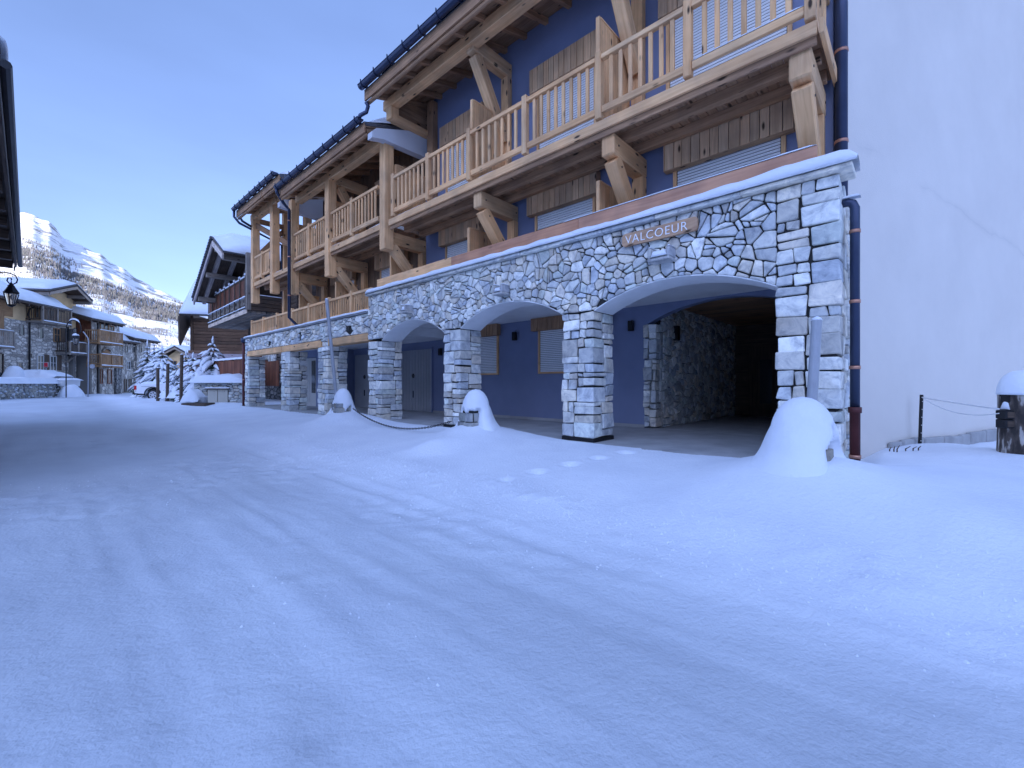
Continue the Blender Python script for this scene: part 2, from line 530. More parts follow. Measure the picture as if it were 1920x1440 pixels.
# one long faint repair line and a paler patch on the grey render
m = M['plaster_grey']; nt = m.node_tree; b = nt.nodes['Principled BSDF']
src = b.inputs['Base Color'].links[0].from_socket
geo = N(nt, 'ShaderNodeNewGeometry')
sv = N(nt, 'ShaderNodeVectorMath', operation='SUBTRACT'); sv.inputs[1].default_value = (5.0, 6.36, 4.55)
nt.links.new(geo.outputs['Position'], sv.inputs[0])
dt = N(nt, 'ShaderNodeVectorMath', operation='DOT_PRODUCT'); dt.inputs[1].default_value = (0.894 * 0.12, 0.447 * 0.12, 0.993)
nt.links.new(sv.outputs[0], dt.inputs[0])
nz = N(nt, 'ShaderNodeTexNoise'); nz.inputs['Scale'].default_value = 1.4; nz.inputs['Detail'].default_value = 6
nt.links.new(geo.outputs['Position'], nz.inputs['Vector'])
ma = N(nt, 'ShaderNodeMath', operation='MULTIPLY_ADD'); ma.inputs[1].default_value = 0.45; nt.links.new(nz.outputs[0], ma.inputs[0]); nt.links.new(dt.outputs['Value'], ma.inputs[2])
sb = N(nt, 'ShaderNodeMath', operation='SUBTRACT'); sb.inputs[1].default_value = 0.22; nt.links.new(ma.outputs[0], sb.inputs[0])
ab = N(nt, 'ShaderNodeMath', operation='ABSOLUTE'); nt.links.new(sb.outputs[0], ab.inputs[0])
rr = ramp(nt, [(0.0, 0.22), (0.02, 0.10), (0.11, 0.0)]); nt.links.new(ab.outputs[0], rr.inputs[0])
nz2 = N(nt, 'ShaderNodeTexNoise'); nz2.inputs['Scale'].default_value = 0.9; nt.links.new(geo.outputs['Position'], nz2.inputs['Vector'])
r5 = ramp(nt, [(0.42, 0.0), (0.6, 1.0)]); nt.links.new(nz2.outputs[0], r5.inputs[0])
m5 = N(nt, 'ShaderNodeMath', operation='MULTIPLY'); nt.links.new(rr.outputs[0], m5.inputs[0]); nt.links.new(r5.outputs[0], m5.inputs[1])
nt.links.new(mixc(nt, src, (0.34, 0.33, 0.32), m5.outputs[0]), b.inputs['Base Color'])
m, nt, b = new_mat('window glass'); b.inputs['Base Color'].default_value = (0.03, 0.04, 0.05, 1); b.inputs['Roughness'].default_value = 0.12; b.inputs['Specular IOR Level'].default_value = 0.6
n_ = N(nt, 'ShaderNodeTexNoise'); n_.inputs['Scale'].default_value = 1.5; bump(nt, b, n_.outputs[0], 0.05, 0.02)
M['glass'] = m
m, nt, b = new_mat('lantern glass'); b.inputs['Base Color'].default_value = (0.6, 0.55, 0.5, 1); b.inputs['Roughness'].default_value = 0.2; b.inputs['Transmission Weight'].default_value = 0.85
M['lantern_glass'] = m
# log bark with pale peeling flakes
m, nt, b = new_mat('peeling log')
tc = N(nt, 'ShaderNodeTexCoord'); mp = N(nt, 'ShaderNodeMapping'); mp.inputs['Scale'].default_value = (9, 9, 2.6)
nt.links.new(tc.outputs['Object'], mp.inputs[0])
n1 = N(nt, 'ShaderNodeTexNoise'); n1.inputs['Scale'].default_value = 1.6; n1.inputs['Detail'].default_value = 7; nt.links.new(mp.outputs[0], n1.inputs['Vector'])
r1 = ramp(nt, [(0.40, (0.035, 0.028, 0.025)), (0.52, (0.09, 0.07, 0.06)), (0.58, (0.36, 0.33, 0.30)), (0.7, (0.5, 0.47, 0.43))])
nt.links.new(n1.outputs[0], r1.inputs[0]); nt.links.new(r1.outputs[0], b.inputs['Base Color']); b.inputs['Roughness'].default_value = 0.9
bump(nt, b, n1.outputs[0], 0.7, 0.02)
M['log'] = m

STONES = [(0.50, 0.51, 0.49), (0.47, 0.48, 0.47), (0.55, 0.55, 0.52), (0.42, 0.44, 0.45), (0.42, 0.41, 0.38), (0.50, 0.47, 0.41), (0.37, 0.38, 0.38), (0.58, 0.58, 0.55), (0.44, 0.47, 0.45), (0.39, 0.42, 0.45), (0.47, 0.44, 0.39)]


def stone_col(g, dim=1.0):
    c = g.choice(STONES); k = g.choice((g.uniform(1.15, 1.5), g.uniform(1.4, 1.8))) * dim
    return tuple(x * k for x in c)


def board_tint(g=rnd, a=0.86, b=1.14):
    k = g.uniform(a, b); w = g.uniform(-0.05, 0.05)
    return (k * (1 + w), k, k * (1 - w))


# ------------------------------------------------------------------ masonry
def clip_half(poly, nx, ny, c):
    """keep nx*x+ny*y <= c"""
    out = []
    n = len(poly)
    for i in range(n):
        a = poly[i]; b_ = poly[(i + 1) % n]
        da = nx * a[0] + ny * a[1] - c; db = nx * b_[0] + ny * b_[1] - c
        if da <= 0: out.append(a)
        if (da < 0 < db) or (db < 0 < da):
            t = da / (da - db)
            out.append((a[0] + (b_[0] - a[0]) * t, a[1] + (b_[1] - a[1]) * t))
    return out


def area(poly):
    return 0.5 * sum(poly[i][0] * poly[(i + 1) % len(poly)][1] - poly[(i + 1) % len(poly)][0] * poly[i][1] for i in range(len(poly)))


def chaikin(poly, k=0.18):
    out = []
    n = len(poly)
    for i in range(n):
        a = poly[i]; b_ = poly[(i + 1) % n]
        L = math.hypot(b_[0] - a[0], b_[1] - a[1])
        t = min(k, 0.014 / max(L, 1e-4))
        out.append((a[0] + (b_[0] - a[0]) * t, a[1] + (b_[1] - a[1]) * t))
        if L > 0.12:
            out.append(((a[0] + b_[0]) / 2, (a[1] + b_[1]) / 2))
        out.append((b_[0] + (a[0] - b_[0]) * t, b_[1] + (a[1] - b_[1]) * t))
    return out


def inset(poly, d):
    p = poly
    n = len(poly)
    out = list(poly)
    res = [(a[0], a[1]) for a in poly]
    big = poly
    for i in range(n):
        a = poly[i]; b_ = poly[(i + 1) % n]
        ex, ey = b_[0] - a[0], b_[1] - a[1]
        L = math.hypot(ex, ey)
        if L < 1e-5: continue
        nx, ny = ey / L, -ex / L
        big = clip_half(big, nx, ny, nx * a[0] + ny * a[1] - d)
        if len(big) < 3: return []
    return big


def rubble(rect, radii, g, arches=(), holes=(), aniso=1.0, seeds=(), tries=5000, gap=0.008, h=(0.03, 0.06), dim=1.0, split=0.055):
    """list of (polygon (u,z), height, colour): power diagram of packed circles"""
    u0, u1, z0, z1 = rect
    xs = []; ys = []; rs = []
    A = aniso
    for (u, z, r_) in seeds:
        xs.append(u); ys.append(z * A); rs.append(r_)
    X = np.zeros(20000); Y = np.zeros(20000); Rr = np.zeros(20000)
    n = len(xs)
    X[:n] = xs; Y[:n] = ys; Rr[:n] = rs

    def void(u, z):
        for (uc, zc, Ra, uL, uR, zs) in arches:
            if uL < u < uR and (z < zs or math.hypot(u - uc, z - zc) < Ra): return True
        for (a, b_, c, d) in holes:
            if a < u < b_ and c < z < d: return True
        return False
    for r_, frac in radii:
        T = int(tries * frac)
        for _ in range(T):
            u = g.uniform(u0, u1); z = g.uniform(z0, z1)
            rr = r_ * g.uniform(0.75, 1.15)
            if void(u, z): continue
            if n and (np.hypot(X[:n] - u, Y[:n] - z * A) < (Rr[:n] + rr) * 0.93).any(): continue
            X[n] = u; Y[n] = z * A; Rr[n] = rr; n += 1
    real = n
    for i in range(len(seeds), real):
        for _ in range(4):
            ju = X[i] + g.uniform(-.45, .45) * Rr[i]; jz = Y[i] + g.uniform(-.45, .45) * Rr[i]
            if not void(ju, jz / A) and u0 < ju < u1 and z0 * A < jz < z1 * A:
                X[i] = ju; Y[i] = jz; break
        Rr[i] *= g.uniform(0.7, 1.05)
    # mirrored circles make the edges of the openings
    for i in range(real):
        u, z, rr = X[i], Y[i] / A, Rr[i]
        for (uc, zc, Ra, uL, uR, zs) in arches:
            d = math.hypot(u - uc, z - zc)
            if z > zs - 0.25 and d < Ra + 0.7 and uL - 0.3 < u < uR + 0.3:
                k = (2 * Ra - d) / d
                if k > 0.2:
                    X[n] = uc + (u - uc) * k; Y[n] = (zc + (z - zc) * k) * A; Rr[n] = rr; n += 1
            if z < zs + 0.12:
                if uL - 0.5 < u <= uL: X[n] = 2 * uL - u; Y[n] = z * A; Rr[n] = rr; n += 1
                if uR <= u < uR + 0.5: X[n] = 2 * uR - u; Y[n] = z * A; Rr[n] = rr; n += 1
        for (a, b_, c, d) in holes:
            if c - .05 < z < d + .05:
                if a - .16 < u <= a: X[n] = 2 * a - u; Y[n] = z * A; Rr[n] = rr; n += 1
                if b_ <= u < b_ + .16: X[n] = 2 * b_ - u; Y[n] = z * A; Rr[n] = rr; n += 1
            if a - .05 < u < b_ + .05:
                if c - .16 < z <= c: X[n] = u; Y[n] = (2 * c - z) * A; Rr[n] = rr; n += 1
                if d <= z < d + .2: X[n] = u; Y[n] = (2 * d - z) * A; Rr[n] = rr; n += 1
    out = []
    for i in range(real):
        x, y = X[i], Y[i]
        B = 1.0
        poly = [(max(x - B, u0), max(y - B, z0 * A)), (min(x + B, u1), max(y - B, z0 * A)), (min(x + B, u1), min(y + B, z1 * A)), (max(x - B, u0), min(y + B, z1 * A))]
        d = np.hypot(X[:n] - x, Y[:n] - y)
        idx = np.argsort(d)[1:40]
        for j in idx:
            nx = 2 * (X[j] - x); ny = 2 * (Y[j] - y)
            if abs(nx) + abs(ny) < 1e-6: continue
            c = X[j] ** 2 - x ** 2 + Y[j] ** 2 - y ** 2 + Rr[i] ** 2 - Rr[j] ** 2
            poly = clip_half(poly, nx, ny, c)
            if len(poly) < 3: break
        if len(poly) < 3: continue
        poly = [(p[0], p[1] / A) for p in poly]
        # drop near-duplicate corners
        q = []
        for p in poly:
            if not q or math.hypot(p[0] - q[-1][0], p[1] - q[-1][1]) > 0.012: q.append(p)
        if len(q) > 2 and math.hypot(q[0][0] - q[-1][0], q[0][1] - q[-1][1]) < 0.012: q.pop()
        if len(q) < 3: continue
        if area(q) < 0: q = q[::-1]
        todo = [q]
        while todo:
            q = todo.pop()
            lim = split * g.uniform(0.45, 2.2)
            if area(q) > lim and len(todo) < 6:
                cx = sum(p[0] for p in q) / len(q); cz = sum(p[1] for p in q) / len(q)
                an = g.gauss(0, 0.28) + (0 if g.random() < 0.68 else math.pi / 2)
                nx, nz_ = -math.sin(an), math.cos(an)
                w_ = math.sqrt(area(q)) * g.uniform(-.22, .22)
                c_ = nx * cx + nz_ * cz + w_
                h1 = clip_half(q, nx, nz_, c_); h2 = clip_half(q, -nx, -nz_, -c_)
                if len(h1) > 2 and len(h2) > 2:
                    todo += [h1, h2]; continue
            q2 = []
            for p in q:
                if not q2 or math.hypot(p[0] - q2[-1][0], p[1] - q2[-1][1]) > 0.01: q2.append(p)
            q2 = inset(q2, gap * g.uniform(0.6, 1.5))
            if len(q2) < 3 or area(q2) < 0.0006: continue
            out.append((q2, g.uniform(*h), stone_col(g, dim)))
    return out


def emit_stones(mb, stones, mp, g, back=-0.03):
    for poly, h, c in stones:
        p0 = chaikin(poly)
        n = len(p0)
        cx = sum(p[0] for p in p0) / n; cz = sum(p[1] for p in p0) / n
        sz = math.sqrt(abs(area(poly)))
        jit = min(0.008, sz * 0.03)
        p0 = [(a + g.uniform(-jit, jit), b_ + g.uniform(-jit, jit)) for a, b_ in p0]
        ins = min(0.014, sz * 0.08)
        p1 = []
        for a, b_ in p0:
            L = math.hypot(a - cx, b_ - cz) + 1e-6
            k = (L - ins) / L
            p1.append((cx + (a - cx) * k, cz + (b_ - cz) * k))
        tx = g.uniform(-0.08, 0.08); tz = g.uniform(-0.09, 0.07)
        hh = lambda a, b_: h + tx * (a - cx) + tz * (b_ - cz)
        vs_ = [mp(a, b_, back) for a, b_ in p0] + [mp(a, b_, hh(a, b_) - 0.013) for a, b_ in p0] + [mp(a, b_, hh(a, b_) + g.uniform(-0.003, 0.003)) for a, b_ in p1]
        vs_.append(mp(cx, cz, h + 0.008))
        fs = []
        for i in range(n):
            j = (i + 1) % n
            fs.append((i, j, n + j, n + i)); fs.append((n + i, n + j, 2 * n + j, 2 * n + i)); fs.append((2 * n + i, 2 * n + j, 3 * n))
        mb.raw(vs_, fs, c)


def block_pillar(mb, fr, s0, s1, p0, p1, z0, z1, g, hr=(0.10, 0.27), dim=1.0, gap=0.010, taper=None):
    """roughly squared stones: every column of the pier runs its own courses"""
    z = z0
    W_ = s1 - s0; D_ = p1 - p0
    while z < z1 - 0.02:
        seg = g.uniform(0.38, 0.75)
        if z + seg > z1 - 0.3: seg = z1 - z
        a = W_ * g.uniform(0.32, 0.68); d1 = D_ * g.uniform(0.4, 0.75); d2 = D_ * g.uniform(0.4, 0.75)
        for (a0, a1, q0, q1) in ((s0, s0 + a, p0, p0 + d1), (s0 + a, s1, p0, p0 + d2), (s0, s0 + W_ * .5, p0 + d1, p1), (s0 + W_ * .5, s1, p0 + d2, p1)):
            zz = z
            while zz < z + seg - 0.01:
                h = g.uniform(*hr)
                if zz + h > z + seg - 0.07: h = z + seg - zz
                parts = [(a0, a1)]
                if q0 == p0 and (a1 - a0) > 0.24 and h < 0.2 and g.random() < 0.5:
                    am = a0 + (a1 - a0) * g.uniform(.35, .65); parts = [(a0, am), (am, a1)]
                for (b0, b1) in parts:
                    o = g.uniform(-0.012, 0.016)
                    b0_ = b0 - (o if b0 == s0 else -gap); b1_ = b1 + (o if b1 == s1 else -gap)
                    q0_ = q0 - (o if q0 == p0 else -gap); q1_ = q1 + (0 if q1 == p1 else -gap)
                    fr.box(mb, b0_, b1_, q0_, q1_, zz + gap * g.uniform(.4, 1.2), zz + h - gap * g.uniform(.4, 1.2), stone_col(g, dim), 0.015, g)
                zz += h
        z += seg


# ------------------------------------------------------------------ frames
FA = Frame((3.875, 5.166), (-0.7355, 0.6777), (0.6777, 0.7355))   # the stone arcade: s along, p into the building


def qs(x, y):
    """distance towards the street (q) and along the facade (s)"""
    dx = x - 3.875; dy = y - 5.166
    return -(dx * 0.6777 + dy * 0.7355), dx * -0.7355 + dy * 0.6777


BOLL = [(-4.62, 11.85), (-0.75, 8.2), (2.90, 4.36)]


def ground_z(x, y, detail=True):
    x = np.asarray(x, float); y = np.asarray(y, float)
    q, s = qs(x, y)
    z = 0.0 * x
    # yard slope, ploughed edge, road
    wob = 0.25 * vnoise(s * 0.35, q * 0 + 3.1, 5) + 0.1 * vnoise(s * 1.3, q * 0 + 1.1, 6)
    qq = q + wob
    z = z - 0.15 * sst(0.0, 2.4, q) - 0.22 * sst(1.5, 4.3, qq)
    z = z + 0.035 * np.exp(-((qq - 2.75) / 0.28) ** 2) * (0.6 + 1.2 * vnoise(s * 0.8, q * 0.8, 8))
    z = z + 0.05 * sst(8.4, 9.6, qq)
    rise = sst(10, 36, s) * 0.42
    z = z + rise * sst(1.0, 3.5, q)
    z = z + 0.10 * sst(22, 24, s) * (1 - sst(1.0, 3.5, q))
    # right-hand bank along the grey wall
    rb = sst(0.2, -1.2, s)
    z = z + rb * (0.10 * sst(3.2, 0.6, q) + 0.07 * vnoise(x * 0.7, y * 0.7, 11) + 0.05 * vnoise(x * 1.9, y * 1.9, 12))
    z = z - rb * 0.16 * sst(-2.2, -5.0, q)
    z = z + rb * 0.10 * np.exp(-((q - 1.9 + 0.5 * s * 0.2) / 0.55) ** 2)
    z = z + 0.06 * np.exp(-(((x - 6.3) ** 2 + (y - 5.4) ** 2) / 0.35))
    # skirts of snow round the bollards
    for k, (bx, by) in enumerate(BOLL):
        d = np.hypot(x - bx, y - by)
        a = [0.20, 0.20, 0.26][k]; r1 = [0.6, 0.65, 0.85][k]
        z = z + a * np.exp(-(d / r1) ** 2) + 0.12 * np.exp(-(d / 1.1) ** 2)
    z = z + 0.13 * np.exp(-(((x + 1.35) / 0.42) ** 2 + ((y - 7.35) / 0.33) ** 2))
    z = z + 0.16 * np.exp(-(((x + 15.5) / 0.9) ** 2 + ((y - 20.5) / 0.7) ** 2))
    if detail:
        near = sst(30, 6, np.hypot(x, y))
        road = sst(3.0, 3.8, qq) * sst(9.6, 8.6, qq)
        yard = 1 - road
        z = z + 0.028 * fbm(x * 0.9, y * 0.9, 3, 21) * yard + 0.035 * fbm(x * 0.3, y * 0.3, 2, 31)
        # wheel ruts
        for c_, w_, d_, sd in ((4.15, 0.12, 0.010, 41), (5.55, 0.16, 0.017, 42), (6.05, 0.10, 0.009, 44), (7.05, 0.18, 0.015, 43), (4.75, 0.08, 0.008, 45), (8.0, 0.2, 0.010, 46), (3.5, 0.11, 0.014, 47)):
            wv = c_ + 0.22 * vnoise(s * 0.16, q * 0 + 0.7, sd) + 0.05 * vnoise(s * 0.9, q * 0 + 0.7, sd + 50)
            t = (q - wv) / w_
            m_ = np.clip(0.55 + 1.3 * vnoise(s * 0.45, q * 1.2, sd + 7), 0, 1.3)
            z = z - d_ * m_ * np.exp(-t ** 4)
            z = z + d_ * 0.65 * m_ * (np.exp(-((t - 1.35) / 0.4) ** 2) + np.exp(-((t + 1.35) / 0.4) ** 2))
            z = z + near * np.exp(-t ** 4) * 0.012 * vnoise(s * 11, q * 11, sd + 9) * m_
        # crumbly trampled patches
        pt = sst(0.05, 0.30, fbm(x * 0.8, y * 0.8, 3, 61))
        z = z + near * road * pt * (0.034 * fbm(x * 6.5, y * 6.5, 4, 62))
        z = z + near * road * 0.006 * fbm(x * 16, y * 16, 2, 65)
        z = z + near * road * (0.015 * fbm(s * 1.4, q * 7, 3, 63) + 0.005 * fbm(s * 2.5, q * 24, 2, 69))
        z = z + near * 0.006 * fbm(x * 9, y * 9, 2, 64)
        # crumbs left by the plough
        cr = np.exp(-((qq - 2.95) / 0.4) ** 2)
        z = z + near * cr * 0.05 * np.clip(fbm(x * 4.2, y * 4.2, 3, 66) - 0.05, 0, 1)
        # footprints to the arcade and single dents
        for fx, fy, fr_ in FOOT:
            dx = x - fx; dy = y - fy
            d2 = (dx * dx + dy * dy) / (fr_ * fr_)
            z = z - 0.038 * np.exp(-d2 ** 2) + 0.006 * np.exp(-((np.sqrt(d2) - 1.5) / 0.4) ** 2)
    return z


FOOT = []
for k in range(13):
    t = k / 12
    a = at(960, 902, 5.5); b_ = at(1275, 852, 7.0)
    FOOT.append((a.x + (b_.x - a.x) * t + (0.1 if k % 2 else -0.1) * 0.8, a.y + (b_.y - a.y) * t + (0.07 if k % 2 else -0.07), 0.1))
FOOT += [(5.3, 6.3, 0.07), (5.5, 6.25, 0.06)]


# ------------------------------------------------------------------ ground
def axis(segs):
    out = []
    for a, b_, st in segs:
        n = max(1, int(round((b_ - a) / st)))
        out += [a + (b_ - a) * i / n for i in range(n)]
    out.append(segs[-1][1])
    return np.array(out)


gx = axis([(-400, -120, 20), (-120, -60, 4), (-60, -30, 0.7), (-30, -14, 0.22), (-14, -6, 0.09), (-6, 7.5, 0.04), (7.5, 14, 0.15), (14, 40, 1.5), (40, 240, 20)])
gy = axis([(-120, -20, 12), (-20, -3, 1.5), (-3, 0.6, 0.2), (0.6, 8.5, 0.035), (8.5, 14, 0.07), (14, 32, 0.18), (32, 60, 0.8), (60, 120, 6), (120, 420, 20)])
GX, GY = np.meshgrid(gx, gy)
GZ = ground_z(GX, GY)
far = sst(60, 130, np.hypot(GX, GY))
GZ = GZ * (1 - far) + far * (-0.3)
# no snow inside the arcade
q_, s_ = qs(GX, GY)
inside = sst(0.12, -0.22, q_) * sst(-0.35, 0.0, s_) * sst(22.6, 22.0, s_) * sst(-16, -15, q_)
GZ = GZ * (1 - inside) - 0.12 * inside
n0, n1_ = GX.shape
me = bpy.data.meshes.new('ground')
co = np.stack([GX, GY, GZ], -1).reshape(-1, 3)
me.vertices.add(len(co)); me.vertices.foreach_set('co', co.ravel())
ii = np.arange(n0 * n1_).reshape(n0, n1_)
quads = np.stack([ii[:-1, :-1], ii[:-1, 1:], ii[1:, 1:], ii[1:, :-1]], -1).reshape(-1, 4)
me.loops.add(quads.size); me.loops.foreach_set('vertex_index', quads.ravel().astype(np.int32))
me.polygons.add(len(quads)); me.polygons.foreach_set('loop_start', np.arange(0, quads.size, 4, dtype=np.int32)); me.polygons.foreach_set('loop_total', np.full(len(quads), 4, dtype=np.int32))
me.update(calc_edges=True); me.validate()
me.polygons.foreach_set('use_smooth', np.ones(len(me.polygons), dtype=bool))
# packed, slightly grey snow on the driven road
ca = me.color_attributes.new('Col', 'FLOAT_COLOR', 'POINT')
wob = 0.25 * vnoise(s_ * 0.35, q_ * 0 + 3.1, 5) + 0.1 * vnoise(s_ * 1.3, q_ * 0 + 1.1, 6)
rd = sst(2.9, 4.6, q_ + wob) * sst(9.6, 8.4, q_ + wob)
pat = np.clip(0.6 + 0.9 * fbm(s_ * 0.35, q_ * 1.1, 4, 71), 0, 1)
tr = np.clip(fbm(GX * 2.6, GY * 2.6, 4, 75) * 2 - 0.55, 0, 1) * np.clip(vnoise(s_ * 0.4, q_ * 0.9, 78) * 3, 0, 1)
k_ = 1 - 0.17 * rd - 0.14 * rd * pat - 0.2 * rd * tr
colr = np.stack([k_ * (1 - 0.02 * rd), k_, k_ * (1 + 0.01 * rd), np.ones_like(k_)], -1)
ca.data.foreach_set('color', colr.reshape(-1).astype(np.float32))
me.materials.append(M['snow_ground'])
o = bpy.data.objects.new('ground', me); col.objects.link(o); tag(o, kind='structure')

# ------------------------------------------------------------------ mountain and shading ridge
def grid_mesh(name, X, Y, Z, mat, smooth=True):
    n0, n1 = X.shape
    me = bpy.data.meshes.new(name)
    co = np.stack([X, Y, Z], -1).reshape(-1, 3)
    ii = np.arange(n0 * n1).reshape(n0, n1)
    quads = np.stack([ii[:-1, :-1], ii[:-1, 1:], ii[1:, 1:], ii[1:, :-1]], -1).reshape(-1, 4)
    me.vertices.add(len(co)); me.vertices.foreach_set('co', co.ravel())
    me.loops.add(quads.size); me.loops.foreach_set('vertex_index', quads.ravel().astype(np.int32))
    me.polygons.add(len(quads)); me.polygons.foreach_set('loop_start', np.arange(0, quads.size, 4, dtype=np.int32)); me.polygons.foreach_set('loop_total', np.full(len(quads), 4, dtype=np.int32))
    me.update(calc_edges=True)
    me.polygons.foreach_set('use_smooth', np.full(len(me.polygons), smooth))
    me.materials.append(mat)
    o = bpy.data.objects.new(name, me); col.objects.link(o)
    return o


# snow and rock
m, nt, b = new_mat('mountain snow and rock')
tc = N(nt, 'ShaderNodeTexCoord')
geo = N(nt, 'ShaderNodeNewGeometry')
n1 = N(nt, 'ShaderNodeTexNoise'); n1.inputs['Scale'].default_value = 0.035; n1.inputs['Detail'].default_value = 10; n1.inputs['Roughness'].default_value = 0.68
mp = N(nt, 'ShaderNodeMapping'); mp.inputs['Scale'].default_value = (0.6, 0.6, 2.6)
nt.links.new(tc.outputs['Object'], mp.inputs[0]); nt.links.new(mp.outputs[0], n1.inputs['Vector'])
r1 = ramp(nt, [(0.525, 0.0), (0.57, 0.9)])
nt.links.new(n1.outputs[0], r1.inputs[0])
n2 = N(nt, 'ShaderNodeTexNoise'); n2.inputs['Scale'].default_value = 0.012; n2.inputs['Detail'].default_value = 5
nt.links.new(tc.outputs['Object'], n2.inputs['Vector'])
r2 = ramp(nt, [(0.36, 0.15), (0.52, 1.0)]); nt.links.new(n2.outputs[0], r2.inputs[0])
ml = N(nt, 'ShaderNodeMath', operation='MULTIPLY'); nt.links.new(r1.outputs[0], ml.inputs[0]); nt.links.new(r2.outputs[0], ml.inputs[1])
c = mixc(nt, (0.82, 0.83, 0.85), (0.24, 0.225, 0.215), ml.outputs[0])
nt.links.new(c, b.inputs['Base Color']); b.inputs['Roughness'].default_value = 0.85
bump(nt, b, n1.outputs[0], 0.6, 6.0)
M['mountain'] = m

# crest line seen from the road: (x pixel, y pixel) of the photograph's ridge as bearings
crest = [(-560, 250), (-300, 330), (-120, 372), (-40, 388), (29, 394), (45, 395), (61, 398), (78, 409), (94, 415), (106, 426), (117, 443), (137, 452), (160, 461), (191, 476), (207, 489), (234, 503), (253, 519), (273, 530), (298, 541), (329, 555), (380, 585), (450, 612), (560, 640), (760, 665), (1100, 680), (1500, 690)]
cb = np.array([(p[0] - 960) / 820.0 for p in crest]); ch = np.array([(720 - p[1]) / 820.0 for p in crest])
bear = np.linspace(cb[0], cb[-1], 420)
hh = np.interp(bear, cb, ch)
rows = 130
tt = np.linspace(0, 1, rows)
D0, D1 = 190.0, 1000.0
BR, TT = np.meshgrid(bear, tt)
HH = np.meshgrid(hh, tt)[0]
DD = D0 + (D1 - D0) * TT
prof = 0.02 * TT + 0.98 * TT ** 1.25
MX = BR * DD; MY = DD
top = HH * D1
MZ = -2 + prof * top
amp = np.sin(np.pi * np.clip(TT, 0, 1)) ** 0.7
MZ = MZ + amp * (17 * fbm(MX / 120, MY / 150, 5, 101) * 0.9 + 0.0) + 4.0 * fbm(MX / 26, MY / 26, 4, 109) * np.minimum(1, TT * 4)
MZ = MZ + 3.0 * fbm(bear / 0.02, bear * 0, 3, 120)[None, :] * (TT > 0.93)
# back side falls away
b_rows = 14
bt = np.linspace(0, 1, b_rows)[1:]
BX = np.concatenate([MX, (bear[None, :] * (D1 + 700 * bt[:, None]))])
BY = np.concatenate([MY, np.repeat((D1 + 700 * bt)[:, None], len(bear), 1)])
BZ = np.concatenate([MZ, MZ[-1][None, :] * (1 - bt[:, None])])
o = grid_mesh('mountain', BX, BY, BZ, M['mountain']); tag(o, kind='structure')

# larch wood on the mountain flank: thousands of bare little trees, one mass
mb = MB()
g = random.Random(77)


def mz_at(ib, it):
    return MX[it, ib], MY[it, ib], MZ[it, ib]


cnt = 0
for _ in range(190000):
    ib = g.randrange(len(bear)); it = g.randrange(4, rows - 2)
    b0 = bear[ib]
    if b0 < -1.30 or b0 > -0.72: continue
    x, y, z = mz_at(ib, it)
    el = (z - 1) / y
    px_ = 960 + 820 * b0
    yy = 720 - 820 * el
    # a slanting belt below the crest
    belt = np.interp(px_, [-100, 30, 100, 200, 270, 330, 360], [455, 470, 505, 555, 580, 588, 600])
    wdt = np.interp(px_, [-100, 30, 100, 200, 270, 330], [34, 32, 34, 24, 24, 20])
    dlt = abs(yy - belt) / wdt
    nz = float(fbm(x / 45.0, y / 60.0, 3, 131))
    p = 1.0 - dlt + nz * 1.1
    p2 = 0.34 + 1.2 * float(fbm(x / 60.0, y / 25.0, 3, 141)) if yy > belt else -0.25
    if g.random() > max(p * 1.3, p2 * 0.55): continue
    x += g.uniform(-3, 3); y += g.uniform(-3, 3)
    h = g.uniform(3, 7) * (0.55 if p < p2 else 1)
    r_ = h * g.uniform(0.12, 0.22)
    k = g.uniform(0.7, 1.4)
    c = (k, k * g.uniform(0.9, 1.0), k * g.uniform(0.85, 1.0))
    vs_ = [(x - r_, y, z - 1), (x, y - r_, z - 1), (x + r_, y, z - 1), (x, y + r_, z - 1), (x + g.uniform(-.3, .3), y, z + h), (x, y, z + h * 0.3)]
    mb.raw(vs_, [(0, 1, 4), (1, 2, 4), (2, 3, 4), (3, 0, 4)], c)
    cnt += 1
    if cnt > 42000: break
o = mb.build('mountain_wood', M['brush']); tag(o, 'belt of bare brown larches across the sunlit snowy mountain', 'wood', kind='stuff')

# unseen snowy ridge behind the camera, added to keep the street in shade
sd = V((SUN_AZ[0], SUN_AZ[1], 0)).normalized(); sp_ = V((-sd.y, sd.x, 0))
us = np.linspace(-420, 420, 70); ts = np.linspace(0, 1, 24)
U_, T_ = np.meshgrid(us, ts)
dist = 95 + T_ * 160
RZ = -1 + 76 * np.sin(np.clip(T_ * 1.0, 0, 1) * np.pi) ** 1.1 * (0.98 + 0.16 * vnoise(U_ / 90, T_ * 0, 151)) + 6 * fbm(U_ / 30, T_ * 6, 3, 153)
RX = sd.x * dist + sp_.x * U_; RY = sd.y * dist + sp_.y * U_
o = grid_mesh('hill', RX, RY, RZ, M['mountain']); tag(o, kind='structure')

# ------------------------------------------------------------------ the apartment building
g = random.Random(11)
AB = thing('apartment_building', 'long stone arcaded building with wooden balconies and slate blue walls', 'building', FA.W(10, 0, 0))
UP = V((0, 0, 1))

# floor slab, ceilings, back walls
mb = MB()
FA.box(mb, -0.02, 22.2, -0.12, 3.05, -0.4, 0.0)
FA.box(mb, -0.02, 4.2, 3.05, 9.0, -0.4, 0.004)
mb.build('arcade_floor', M['concrete'], AB)
mb = MB()
FA.box(mb, 0.04, 10.85, 0.62, 3.02, 2.80, 3.34)
FA.box(mb, 10.85, 21.8, 0.62, 3.02, 2.52, 2.95)
FA.box(mb, 10.85, 21.8, 0.3, 0.62, 2.46, 2.9)
mb.build('arcade_ceiling', M['ceiling'], AB)


